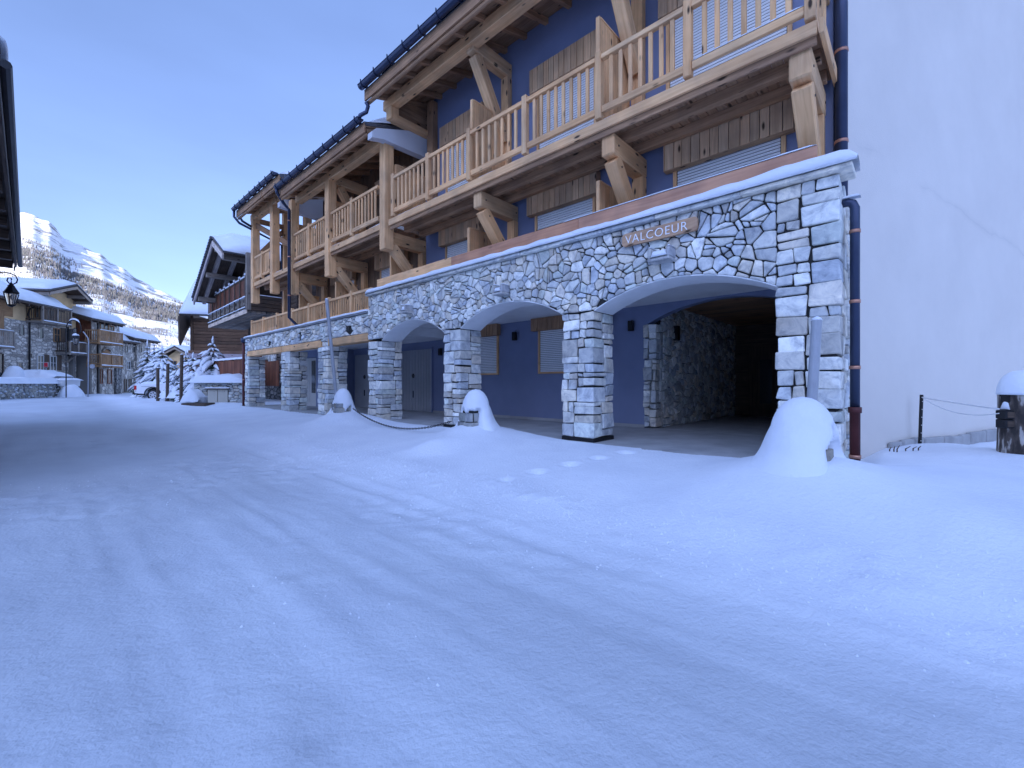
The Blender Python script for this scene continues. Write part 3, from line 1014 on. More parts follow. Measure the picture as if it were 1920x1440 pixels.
def arch_pts(u0, u1, zs, zc, n=18):
    c = (u1 - u0) / 2; h = zc - zs
    Ra = (c * c + h * h) / (2 * h); uc = (u0 + u1) / 2; z0 = zc - Ra
    a = math.asin(c / Ra)
    return [(uc + Ra * math.sin(-a + 2 * a * i / n), z0 + Ra * math.cos(-a + 2 * a * i / n)) for i in range(n + 1)], (uc, z0, Ra)


# inner blue wall with the passage arch
mb = MB()
pts, _ = arch_pts(0.5, 3.89, 2.34, 2.76, 20)
for a, b_ in zip(pts[:-1], pts[1:]):
    mb.prism([FA.W(a[0], 3.0, a[1]), FA.W(b_[0], 3.0, b_[1]), FA.W(b_[0], 3.0, 2.9), FA.W(a[0], 3.0, 2.9)], FA.n * 0.22)
FA.box(mb, 0.0, 0.5, 3.0, 3.22, 0.0, 2.9)
FA.box(mb, 3.89, 17.6, 3.0, 3.22, 0.0, 2.9)
FA.box(mb, 17.6, 19.0, 2.0, 2.22, 0.0, 2.6)
FA.box(mb, 17.5, 17.7, 2.0, 3.05, 0.0, 2.6)
FA.box(mb, 20.5, 20.75, 2.0, 3.2, 0.0, 2.6)
FA.box(mb, 19.0, 20.5, 2.0, 2.22, 2.2, 2.6)
mb.build('inner_wall', M['plaster_blue'], AB)
mb = MB()
FA.box(mb, 3.9, 17.5, 2.975, 2.998, 0.0, 0.07)
mb.build('skirting', M['concrete'], AB)

# the passage: stone side wall, quoins, boarded ceiling, dark end with glazed door
mb = MB()
FA.box(mb, 3.68, 3.9, 3.225, 9.0, 0.0, 3.0)
mb.build('passage_wall', M['mortar'], AB)
mb = MB()
block_pillar(mb, FA, 3.62, 3.91, 2.96, 3.34, 0.02, 2.36, g, (0.12, 0.34))
mb.build('passage_quoin', M['stone'], AB, bevel=0.012)
mb = MB()
st = rubble((3.34, 9.0, 0.0, 2.9), ((0.2, .1), (0.13, .3), (0.08, .5), (0.05, .6)), g, aniso=1.5, tries=1500)
emit_stones(mb, st, lambda u, z, h: FA.W(3.65 - h, u, z), g)
mb.build('passage_stones', M['stone'], AB)
mb = MB()
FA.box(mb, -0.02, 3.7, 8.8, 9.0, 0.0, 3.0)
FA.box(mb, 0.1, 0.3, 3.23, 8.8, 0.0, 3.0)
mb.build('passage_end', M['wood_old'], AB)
mb = MB()
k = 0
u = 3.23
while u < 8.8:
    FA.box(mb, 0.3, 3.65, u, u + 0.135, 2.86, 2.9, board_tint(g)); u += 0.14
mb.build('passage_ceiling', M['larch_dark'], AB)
for uu in (1.2, 2.25):
    mb = MB(); FA.box(mb, uu, uu + 0.95, 8.72, 8.797, 0.0, 2.15); d_ = mb.build('passage_door', M['wood_old'], AB, bevel=0.006)
    mb = MB(); FA.box(mb, uu + 0.3, uu + 0.62, 8.70, 8.719, 0.4, 1.75); mb.build('pane', M['glass'], d_)

# stone front: core behind, stones proud of it
ARCH = []
for (a, b_, zs, zc) in ((0.65, 3.38, 2.25, 2.59), (4.03, 6.86, 2.25, 2.66), (7.43, 10.17, 2.2, 2.63)):
    p_, (uc, z0, Ra) = arch_pts(a, b_, zs, zc, 24)
    ARCH.append((uc, z0, Ra, a, b_, zs, p_))
mb = MB()
ZT = 3.5
u = 0.02
for (uc, z0, Ra, a, b_, zs, p_) in ARCH:
    FA.box(mb, u, a - 0.005, 0.04, 0.6, 2.255, ZT)
    for q0, q1 in zip(p_[:-1], p_[1:]):
        mb.prism([FA.W(q0[0], 0.04, q0[1] + 0.012), FA.W(q1[0], 0.04, q1[1] + 0.012), FA.W(q1[0], 0.04, ZT), FA.W(q0[0], 0.04, ZT)], FA.n * 0.56)
    u = b_ + 0.005
FA.box(mb, u, 10.87, 0.04, 0.6, 2.255, ZT)
mb.build('arcade_wall', M['mortar'], AB)
# plastered soffits of the arches
mb = MB()
for (uc, z0, Ra, a, b_, zs, p_) in ARCH:
    for q0, q1 in zip(p_[:-1], p_[1:]):
        mb.prism([FA.W(q0[0], 0.015, q0[1] - 0.004), FA.W(q1[0], 0.015, q1[1] - 0.004), FA.W(q1[0], 0.015, q1[1] + 0.012), FA.W(q0[0], 0.015, q0[1] + 0.012)], FA.n * 0.62)
mb.build('arch_soffit', M['ceiling'], AB)
seeds = []
for (uc, z0, Ra, a, b_, zs, p_) in ARCH:
    half = math.asin((b_ - a) / 2 / Ra)
    t = -half * 1.03
    while t < half * 1.03:
        w_ = g.uniform(0.13, 0.24)
        tm = t + w_ / 2 / Ra
        rr = Ra + g.uniform(0.14, 0.19)
        seeds.append((uc + rr * math.sin(tm), z0 + rr * math.cos(tm), w_ * 0.5))
        if g.random() < 0.6: seeds.append((uc + (rr + 0.17) * math.sin(tm), z0 + (rr + 0.17) * math.cos(tm), w_ * 0.42))
        t += w_ / Ra
seeds = [s_ for s_ in seeds if 2.27 < s_[1] < 3.48 and 0.66 < s_[0] < 10.88]
st = rubble((0.655, 10.88, 2.26, ZT), ((0.18, .05), (0.13, .25), (0.09, .5), (0.06, .6), (0.04, .6)), g, [t_[:6] for t_ in ARCH], seeds=seeds, tries=5200, split=0.032)
mb = MB()
emit_stones(mb, st, lambda u, z, h: FA.W(u, 0.04 - h, z), g)
mb.build('arcade_stones', M['stone'], AB)
mb = MB()
# gable end return of the wall
st = rubble((0.0, 1.15, -0.3, ZT), ((0.16, .1), (0.1, .4), (0.06, .6)), g, tries=900)
emit_stones(mb, [s_ for s_ in st if min(p[0] for p in s_[0]) > 0.66], lambda u, z, h: FA.W(0.03 - h, u, z), g)
mb.build('end_stones', M['stone'], AB)
mb = MB(); FA.box(mb, 0.035, 0.3, 0.6, 1.18, -0.3, ZT); mb.build('end_wall', M['plaster_grey'], AB)

# pillars
for (a, b_, zt, dark) in ((0.0, 0.65, 3.495, 0), (3.38, 4.03, 2.25, 1), (6.86, 7.43, 2.25, 1), (10.17, 10.85, 2.2, 0), (13.43, 14.2, 2.24, 0), (16.64, 17.5, 2.24, 0), (21.28, 21.85, 2.24, 0)):
    mb = MB()
    block_pillar(mb, FA, a, b_, 0.0, 0.66, 0.07 if dark else -0.05, zt, g, (0.10, 0.30) if a < 5 else (0.09, 0.25))
    pl = mb.build('pillar', M['stone'], AB, bevel=0.012)
    mb = MB(); FA.box(mb, a + 0.045, b_ - 0.045, 0.045, 0.61, -0.05, zt - 0.01); mb.build('joints', M['mortar'], pl)
    if dark:
        mb = MB(); FA.box(mb, a - 0.012, b_ + 0.012, -0.012, 0.67, -0.06, 0.066); mb.build('plinth', M['black'], pl, bevel=0.005)

# lower stone front of the far half
mb = MB()
LH = [(12.05, 12.19, 2.62, 2.77), (15.57, 15.71, 2.62, 2.77), (18.8, 18.94, 2.6, 2.74)]
FA.box(mb, 10.86, 21.84, 0.05, 0.6, 2.47, 3.02)
mb.build('arcade_wall', M['mortar'], AB)
mb = MB()
st = rubble((10.88, 21.86, 2.25, 3.04), ((0.2, .1), (0.13, .3), (0.085, .6), (0.055, .8)), g, holes=LH + [(10.88, 13.45, 2.0, 2.47), (14.0, 17.48, 2.0, 2.47), (17.5, 21.57, 2.0, 2.47)], aniso=1.6, tries=2600)
emit_stones(mb, st, lambda u, z, h: FA.W(u, 0.05 - h, z), g)
mb.build('arcade_stones', M['stone'], AB)
for (a, b_) in ((10.9, 13.46), (13.98, 17.45), (17.52, 21.57)):
    mb = MB(); FA.box(mb, a, b_, 0.005, 0.30, 2.24, 2.465, board_tint(g)); mb.build('lintel', M['larch'], AB, bevel=0.012)
for h_ in LH:
    mb = MB(); FA.box(mb, h_[0] + .005, h_[1] - .005, 0.03, 0.049, h_[2], h_[3]); mb.build('weep_hole', M['black'], AB)

# coping slabs, snow on them, parapet boards
u = -0.13
while u < 10.86:
    w_ = min(g.uniform(0.7, 1.2), 10.88 - u)
    if 10.88 - u - w_ < 0.25: w_ = 10.88 - u
    mb = MB(); FA.box(mb, u + .004, u + w_ - .004, -0.10 + g.uniform(-.01, .01), 0.34, 3.502, 3.565, stone_col(g), 0.004, g); mb.build('coping', M['cope'], AB, bevel=0.008)
    u += w_


def snow_strip(fr, u0, u1, v0, v1, z0, h, g, step=0.08, edge=0.05, name='snow_strip', parent=None, nv=9, sd=1, hill=None):
    """a lying strip of snow with rounded edges and uneven top"""
    nu = max(2, int((u1 - u0) / step))
    U = np.linspace(u0, u1, nu + 1); Vv = np.linspace(0, 1, nv)
    UU, VV = np.meshgrid(U, Vv)
    ea = np.minimum(1, np.minimum(UU - u0, u1 - UU) / max(edge, 1e-3) + 0.03)
    wav = vnoise(UU * 3.1, VV * 2, sd) * 0.3 + vnoise(UU * 9, VV * 3, sd + 1) * 0.12
    prof = np.clip(1 - np.abs(2 * VV - 1) ** 5, 0, 1) ** 0.5
    H = h * prof * np.sqrt(np.clip(ea, 0, 1)) * (1 + wav)
    if hill is not None: H = H + hill(UU, VV) * prof
    v0e = v0 + 0.03 * vnoise(UU * 2.3, VV * 0, sd + 3) * (v1 - v0)
    P = v0e + (v1 - v0e) * VV
    mb = MB()
    n0, n1 = UU.shape
    vs_ = [fr.W(UU[i, j], P[i, j], z0 + H[i, j]) for i in range(n0) for j in range(n1)]
    vs_ += [fr.W(UU[i, j], P[i, j], z0) for i in (0, n0 - 1) for j in range(n1)]
    fs = [(i * n1 + j, i * n1 + j + 1, (i + 1) * n1 + j + 1, (i + 1) * n1 + j) for i in range(n0 - 1) for j in range(n1 - 1)]
    B = n0 * n1
    fs += [(B + j, B + j + 1, j + 1, j) for j in range(n1 - 1)]
    fs += [((n0 - 1) * n1 + j, (n0 - 1) * n1 + j + 1, B + n1 + j + 1, B + n1 + j) for j in range(n1 - 1)]
    fs.append((0, n1 - 1, B + n1 - 1, B)) if False else None
    fs = [f for f in fs if f]
    mb.raw(vs_, fs)
    return mb.build(name, M['snow'], parent, smooth=True)


snow_strip(FA, -0.17, 10.9, -0.14, 0.26, 3.555, 0.13, g, parent=AB, name='coping_snow', edge=0.12, sd=3, hill=lambda u, v: 0.07 * np.exp(-((u - 0.3) / 1.2) ** 2))
u = 0.26
while u < 10.8:
    w_ = min(3.6, 10.82 - u)
    k_ = 1.0 if u < 9 else 1.15
    mb = MB(); FA.box(mb, u, u + w_ - 0.006, 0.24, 0.30, 3.52, 4.02, board_tint(g, .9, 1.1)); mb.build('parapet_board', M['cap_board'] if u + w_ < 10 else M['larch'], AB, bevel=0.006)
    u += w_
snow_strip(FA, 0.26, 4.2, 0.23, 0.31, 4.02, 0.022, g, parent=AB, name='rail_snow', sd=9)
# metal capping and snow on the far terrace edge
mb = MB(); FA.box(mb, 10.87, 21.95, -0.06, 0.34, 3.045, 3.085); mb.build('edge_flashing', M['galv'], AB, bevel=0.008)
snow_strip(FA, 10.87, 21.95, -0.08, 0.3, 3.08, 0.085, g, parent=AB, name='coping_snow', sd=14)
# terrace slab
mb = MB()
FA.box(mb, 0.05, 10.88, 0.3, 1.3, 3.34, 3.45)
FA.box(mb, 10.88, 21.8, 0.3, 1.3, 2.95, 3.03)
mb.build('terrace_slab', M['concrete'], AB)

# upper walls
mb = MB()
FA.box(mb, 0.2, 9.75, 1.2, 1.45, 2.9, 9.25)
FA.box(mb, 0.2, 0.45, 1.45, 9.0, 2.9, 9.25)
FA.box(mb, 9.75, 17.2, 1.3, 1.5, 2.9, 8.3)
FA.box(mb, 17.0, 17.2, 1.5, 9.0, 2.6, 8.3)
FA.box(mb, 0.45, 17.0, 8.7, 8.95, 3.05, 9.0)
mb.build('facade_wall', M['plaster_blue'], AB)
mb = MB()
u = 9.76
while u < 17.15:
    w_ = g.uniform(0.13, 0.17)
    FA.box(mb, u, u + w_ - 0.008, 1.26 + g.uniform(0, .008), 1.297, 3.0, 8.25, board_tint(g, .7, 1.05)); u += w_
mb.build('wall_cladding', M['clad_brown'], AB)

# windows with roller shutters under plank-clad boxes
def shutter_window(parent, u0, u1, z0, z1, v, boxz=None, bu=None, gap=0.0, frame=True, tone=1.0, bx=0.2, bmat='larch_box'):
    mb = MB(); FA.box(mb, u0, u1, v - 0.01, v + 0.02, z0, z1); w = mb.build('window', M['black'], parent)
    fmb = MB()
    for (a, b_, c, d) in ((u0 - .06, u0, z0, z1), (u1, u1 + .06, z0, z1), (u0 - .06, u1 + .06, z0 - .05, z0)):
        FA.box(fmb, a, b_, v - 0.05, v + 0.02, c, d, board_tint(g))
    if frame: fmb.build('frame', M['larch'], w, bevel=0.004)
    smb = MB()
    z = z1
    while z > z0 + gap + 0.01:
        FA.box(smb, u0 + .01, u1 - .01, v - 0.028, v - 0.012, max(z - 0.045, z0 + gap), z - 0.004, (tone, tone, tone)); z -= 0.05
    FA.box(smb, u0 + .01, u1 - .01, v - 0.032, v - 0.011, z0 + gap, z0 + gap + 0.03, (tone * .95,) * 3)
    smb.build('roller_shutter', M['shutter'], w, bevel=0.006)
    if boxz:
        bmb = MB()
        a, b_ = bu
        u = a
        while u < b_ - 0.02:
            ww = min(g.uniform(0.13, 0.18), b_ - u)
            FA.box(bmb, u, u + ww - 0.011, v - bx + g.uniform(0, .006), v - bx + .03, boxz[0], boxz[1], board_tint(g)); u += ww
        FA.box(bmb, a, b_, v - bx + .032, v - 0.03, boxz[0] + .004, boxz[0] + .03, (0.8, .8, .8))
        FA.box(bmb, a, a + .03, v - bx + .032, v - 0.03, boxz[0] + .034, boxz[1]); FA.box(bmb, b_ - .03, b_, v - bx + .032, v - 0.03, boxz[0] + .034, boxz[1])
        bmb.build('shutter_box', M[bmat], w)
    return w


for (a, b_, bz, gp) in ((0.65, 2.6, (4.72, 5.22), 0.0), (3.95, 5.76, (4.76, 5.22), 0.95), (7.3, 8.95, (4.76, 5.22), 0.0)):
    shutter_window(AB, a + .18, b_ - .18, 3.5, bz[0] + .05, 1.2, bz, (a, b_), gp)
for (a, b_, bz) in ((0.6, 2.7, (7.45, 7.95)), (3.95, 5.68, (7.45, 7.97)), (7.2, 8.9, (7.45, 7.97))):
    shutter_window(AB, a + .15, b_ - .15, 5.35, bz[0] + .05, 1.2, bz, (a, b_), 0)
for (a, b_) in ((10.7, 12.4), (13.9, 15.6)):
    shutter_window(AB, a + .15, b_ - .15, 3.1, 4.8, 1.26, (4.72, 5.2), (a, b_), 0.5)
    shutter_window(AB, a + .15, b_ - .15, 5.35, 7.2, 1.26, (7.15, 7.6), (a, b_), 0)
for (a, b_) in ((4.86, 6.95), (8.62, 10.7)):
    shutter_window(AB, a, b_, 1.33, 2.46, 2.99, (2.45, 2.79), (a - .16, b_ + .2), 0, tone=1.0, bmat='larch_dark')

# garage doors
for (a, b_) in ((11.84, 13.98), (15.6, 17.3)):
    mb = MB()
    u = a
    while u < b_ - 0.01:
        FA.box(mb, u, u + 0.055, 2.94, 2.985, 0.02, 2.24); FA.box(mb, u + 0.055, u + 0.095, 2.978, 2.992, 0.02, 2.24, (.35, .35, .35)); u += 0.095
    gd = mb.build('garage_door', M['garage'], AB, bevel=0.003)
    mb = MB()
    FA.box(mb, a - .05, a - .002, 2.95, 2.995, 0, 2.3); FA.box(mb, u + .002, u + .05, 2.95, 2.995, 0, 2.3); FA.box(mb, a - .05, u + .05, 2.95, 2.995, 2.25, 2.3)
    mb.build('door_frame', M['plaster_blue'], gd)
    mb = MB(); c = FA.W((a + b_) / 2, 2.955, 1.3)
    mb.tube([c, c - FA.n * 0.025], 0.085, 16); mb.build('handle_plate', M['black'], gd)
    mb = MB(); FA.box(mb, (a + b_) / 2 - .02, (a + b_) / 2 + .02, 2.92, 2.953, 0.5, 0.75); mb.build('handle', M['iron'], gd, bevel=0.004)
# entrance door
mb = MB()
FA.box(mb, 19.02, 20.48, 2.03, 2.1, 0.0, 2.18)
ed = mb.build('entrance_door', M['door_white'], AB, bevel=0.006)
mb = MB(); FA.box(mb, 19.12, 19.5, 2.01, 2.028, 0.6, 2.05); mb.build('pane', M['glass'], ed)
mb = MB(); FA.box(mb, 19.72, 20.38, 2.012, 2.028, 0.15, 2.05); mb.build('door_leaf', M['door_white'], ed, bevel=0.006)
mb = MB()
for zz in (0.6, 1.75): FA.box(mb, 20.2, 20.44, 1.99, 2.01, zz, zz + .03)
mb.build('hinge', M['black'], ed)
# wall lamps of the arcade
for (u, z) in ((7.86, 2.38), (4.2, 2.35), (11.3, 2.1)):
    mb = MB(); FA.box(mb, u - .06, u + .06, 2.86, 2.97, z - .12, z + .12); w = mb.build('wall_lamp', M['black'], AB, bevel=0.01)
mb = MB(); FA.box(mb, 3.52, 3.63, 3.95, 4.1, 2.05, 2.4); mb.build('wall_lamp', M['black'], AB, bevel=0.01)
# stone boxes lighting the arches
for (u, z, sx) in ((2.13, 2.92, .17), (5.47, 2.88, .14), (8.78, 2.88, .12)):
    mb = MB()
    mb2 = MB()
    FA.box(mb, u - sx, u + sx, -0.24, 0.0, z - .10, z - .055, (.5, .5, .5))
    FA.box(mb, u - sx, u - sx + .05, -0.23, 0.0, z - .052, z + .09, (.46, .47, .5)); FA.box(mb, u + sx - .05, u + sx, -0.23, 0.0, z - .052, z + .11, (.5, .5, .48))
    FA.box(mb, u - sx + .052, u + sx - .052, -0.22, -0.17, z - .052, z + .03, (.5, .5, .5))
    bx = mb.build('stone_lamp_box', M['stone'], AB, bevel=0.01)
    snow_strip(FA, u - sx + .05, u + sx - .05, -0.25, -0.01, z - .04, 0.10, g, 0.03, 0.03, 'snow_cap', bx, sd=int(u * 7))
    snow_strip(FA, u + sx - .055, u + sx + .005, -0.235, -0.0, z + .108, 0.03, g, 0.02, 0.02, 'snow_cap', bx, sd=int(u * 9))
    snow_strip(FA, u - sx - .005, u - sx + .055, -0.235, -0.0, z + .088, 0.03, g, 0.02, 0.02, 'snow_cap', bx, sd=int(u * 5))

# balconies
def balcony_deck(u0, u1, joists=True):
    mb = MB()
    u = u0
    while u < u1 - 0.02:
        w_ = min(0.142, u1 - u)
        FA.box(mb, u, u + w_ - 0.012, -0.05, 1.18, 5.30, 5.335, board_tint(g)); u += w_
    dk = mb.build('balcony_deck', M['larch_dark'], AB)
    mb = MB(); FA.box(mb, u0 - .01, u1, -0.115, -0.07, 5.20, 5.36); mb.build('fascia', M['larch'], dk, bevel=0.005)
    mb = MB(); FA.box(mb, u0, u1, -0.068, -0.03, 5.10, 5.298, (.9, .9, .9)); mb.build('fascia', M['larch_dark'], dk, bevel=0.005)
    for v in (0.42, 0.92):
        mb = MB(); FA.box(mb, u0 + .02, u1, v - .06, v + .06, 5.15, 5.298, board_tint(g)); mb.build('joist', M['larch_dark'], dk, bevel=0.006)
    return dk


def railing(us, ends=(True, True), v=-0.08):
    mb = MB()
    a, b_ = us[0], us[-1]
    for i in range(len(us) - 1):
        x0 = us[i] + 0.06; x1 = us[i + 1] - 0.06
        mb = MB()
        FA.box(mb, x0, x1, v - .045, v + .045, 6.37, 6.45, board_tint(g))
        FA.box(mb, x0, x1, v - .03, v + .03, 5.49, 5.60, board_tint(g))
        n = max(2, int(round((x1 - x0) / 0.175)))
        for k in range(1, n):
            u = x0 + (x1 - x0) * k / n
            FA.box(mb, u - .032, u + .032, v - .02, v + .02, 5.602, 6.368, board_tint(g))
        mb.build('railing', M['larch'], AB, bevel=0.006)
    for k, u in enumerate(us):
        if k == 0 and not ends[0] or k == len(us) - 1 and not ends[1]: continue
        mb = MB(); FA.box(mb, u - .058, u + .058, v - .055, v + .055, 5.40, 6.52, board_tint(g)); mb.build('railing_post', M['larch'], AB, bevel=0.01)


balcony_deck(0.22, 9.62)
railing([0.28, 1.75, 3.22, 4.85, 6.45, 7.92, 9.43], (True, True))
# end return of the near balcony
mb = MB()
for z0, z1, w_ in ((6.37, 6.45, .045), (5.49, 5.6, .03)):
    FA.box(mb, 0.28 - w_, 0.28 + w_, -0.02, 1.18, z0, z1)
for k in range(1, 8):
    v = -0.02 + 1.2 * k / 8
    FA.box(mb, 0.26, 0.30, v - .02, v + .02, 5.602, 6.368, board_tint(g))
mb.build('railing', M['larch'], AB, bevel=0.006)
mb = MB(); FA.box(mb, 0.14, 0.19, -0.115, 1.18, 5.18, 5.36); mb.build('fascia', M['larch'], AB, bevel=0.005)
snow_strip(FA, 0.25, 9.4, -0.06, 0.25, 5.335, 0.10, g, parent=AB, name='deck_snow', sd=21)
snow_strip(FA, 0.34, 1.69, -0.115, -0.045, 5.60, 0.022, g, parent=AB, name='rail_snow', sd=23)
balcony_deck(9.95, 20.45)
railing([10.1, 11.66, 13.05], (False, False)); railing([13.35, 14.67, 16.0], (False, False))
railing([18.35, 19.3, 20.25], (False, False))
snow_strip(FA, 10.1, 20.2, -0.06, 0.2, 5.335, 0.10, g, parent=AB, name='deck_snow', sd=25)

# tall posts of the far half
for (u, z0, z1, v) in ((9.88, 4.62, 7.62, -0.02), (13.22, 4.45, 7.75, -0.02), (16.2, 4.3, 7.75, -0.02), (18.12, 4.6, 8.35, -0.02), (20.42, 4.5, 8.35, -0.02), (18.12, 3.0, 8.9, 1.25), (20.42, 3.0, 8.9, 1.25)):
    mb = MB(); FA.box(mb, u - .14, u + .14, v - .13, v + .15, z0, z1, board_tint(g, .9, 1.1)); mb.build('timber_post', M['larch'], AB, bevel=0.015)
# crossing braces of the open porch
mb = MB()
mb.beam(FA.W(20.42, 0.0, 7.9), FA.W(18.2, 0.9, 6.6), 0.16, 0.22); mb.beam(FA.W(20.42, -.0, 8.1), FA.W(20.42, 1.2, 8.1), 0.16, 0.2)
mb.beam(FA.W(18.12, 0.1, 8.1), FA.W(18.12, 1.2, 8.1), 0.16, 0.2); mb.beam(FA.W(20.42, 0.1, 6.6), FA.W(20.42, 1.2, 8.0), 0.14, 0.18)
mb.build('brace', M['larch_dark'], AB, bevel=0.01)


def bracket(u, zb, v0, zfoot, wpost=True, w=0.24, name='bracket', z_post0=3.45, beam_h=0.34, wallv=1.2):
    """beam out of the wall, leaning strut under it, post against the wall: one bolted frame"""
    mb = MB()
    FA.box(mb, u - w / 2, u + w / 2, v0, wallv - .005, zb - beam_h, zb, board_tint(g, .9, 1.1))
    br = mb.build(name, M['larch'], AB, bevel=0.02)
    mb = MB()
    a = FA.W(u, v0 + 0.16, zb - beam_h - 0.02); b_ = FA.W(u, wallv - 0.14, zfoot)
    mb.beam(a, b_, w * 0.93, 0.24, FA.n, board_tint(g, .9, 1.1))
    mb.build('strut', M['larch'], br, bevel=0.015)
    mb = MB()
    for q in (a.lerp(b_, .12), a.lerp(b_, .88), FA.W(u, v0 + .16, zb - beam_h / 2), FA.W(u, wallv - .09, zb - beam_h / 2)):
        q = q - FA.d * (w / 2 + .0); mb.tube([q, q - FA.d * .008], .016, 8)
    mb.build('bolt', M['iron'], br)
    if wpost:
        mb = MB(); FA.box(mb, u - w * .46, u + w * .46, wallv - 0.16, wallv - .004, z_post0, zb - beam_h - 0.003, board_tint(g, .9, 1.1)); mb.build('wall_post', M['larch'], br, bevel=0.01)


for u in (0.40, 3.10, 6.28): bracket(u, 5.14, -0.02, 3.75)
for u in (9.9, 13.22, 16.3): bracket(u, 5.14, -0.02, 3.75, wallv=1.25)
for u in (3.12, 6.48): bracket(u, 8.56, -0.05, 6.7, z_post0=5.34, beam_h=0.32)
for u in (13.22,): bracket(u, 7.75, 0.12, 6.2, z_post0=5.34, beam_h=0.3, wallv=1.25, wpost=False)
mb = MB(); FA.box(mb, 9.2, 9.45, 1.0, 1.195, 5.34, 8.9); mb.build('wall_post', M['larch_dark'], AB, bevel=0.01)

# partition panels between the flats
def panel(u, v0, v1, z0, z1, w=0.05, cut=0.0):
    mb = MB()
    v = v0 + 0.06
    while v < v1 - 0.01:
        ww = min(g.uniform(0.12, 0.17), v1 - v)
        FA.box(mb, u - w / 2, u + w / 2, v, v + ww - .010, z0, z1 - cut * max(0, (v - v0 - .5)), board_tint(g)); v += ww
    p = mb.build('partition_panel', M['larch'], AB)
    mb = MB(); FA.box(mb, u - w / 2 - .012, u + w / 2 + .012, v0, v0 + .056, z0, z1 + .02); FA.box(mb, u - w / 2 - .012, u + w / 2 + .012, v0 + .058, v1, z1 + .003, z1 + .035) if not cut else None
    mb.build('panel_frame', M['larch'], p, bevel=0.005)


for u in (3.50, 6.95): panel(u, 0.33, 1.1, 3.46, 4.6)
panel(10.25, 0.33, 1.1, 3.1, 4.62, cut=0.9); panel(13.6, 0.33, 1.1, 3.1, 4.4); panel(16.6, 0.33, 1.1, 3.1, 4.4)
for u in (3.30, 6.48): panel(u, 0.0, 1.1, 5.36, 7.2)
for u in (9.75, 13.3, 16.35): panel(u, 0.16, 1.15, 5.36, 6.95)

# white fin walls between the roof steps
for u in (9.72, 16.6):
    mb = MB()
    poly = [(-0.60, 7.34), (-0.60, 7.50), (-0.48, 7.63), (1.19, 8.22), (1.19, 7.46), (-0.28, 7.42)] if u < 12 else [(-0.40, 7.52), (-0.40, 7.70), (-0.28, 7.80), (1.19, 8.26), (1.19, 7.42), (-0.10, 7.50)]
    mb.prism([FA.W(u - .12, v, z) for v, z in poly], FA.d * 0.22)
    mb.build('fin_wall', M['plaster_white'], AB, bevel=0.008)

# railing of the far lower terrace
us = [10.9, 12.15, 13.7, 15.25, 16.8, 18.35, 19.9, 21.4]
for i in range(len(us) - 1):
    x0 = us[i] + .05; x1 = us[i + 1] - .05
    mb = MB()
    FA.box(mb, x0, x1, 0.13, 0.21, 3.73, 3.81, board_tint(g)); FA.box(mb, x0, x1, 0.14, 0.2, 3.16, 3.23, board_tint(g))
    n = int(round((x1 - x0) / 0.12))
    for k in range(1, n):
        u = x0 + (x1 - x0) * k / n
        FA.box(mb, u - .017, u + .017, 0.157, 0.183, 3.232, 3.728, board_tint(g))
    mb.build('railing', M['larch'], AB, bevel=0.005)
for u in us[1:]:
    mb = MB(); FA.box(mb, u - .05, u + .05, 0.11, 0.22, 3.09, 3.88, board_tint(g)); mb.build('railing_post', M['larch'], AB, bevel=0.012)

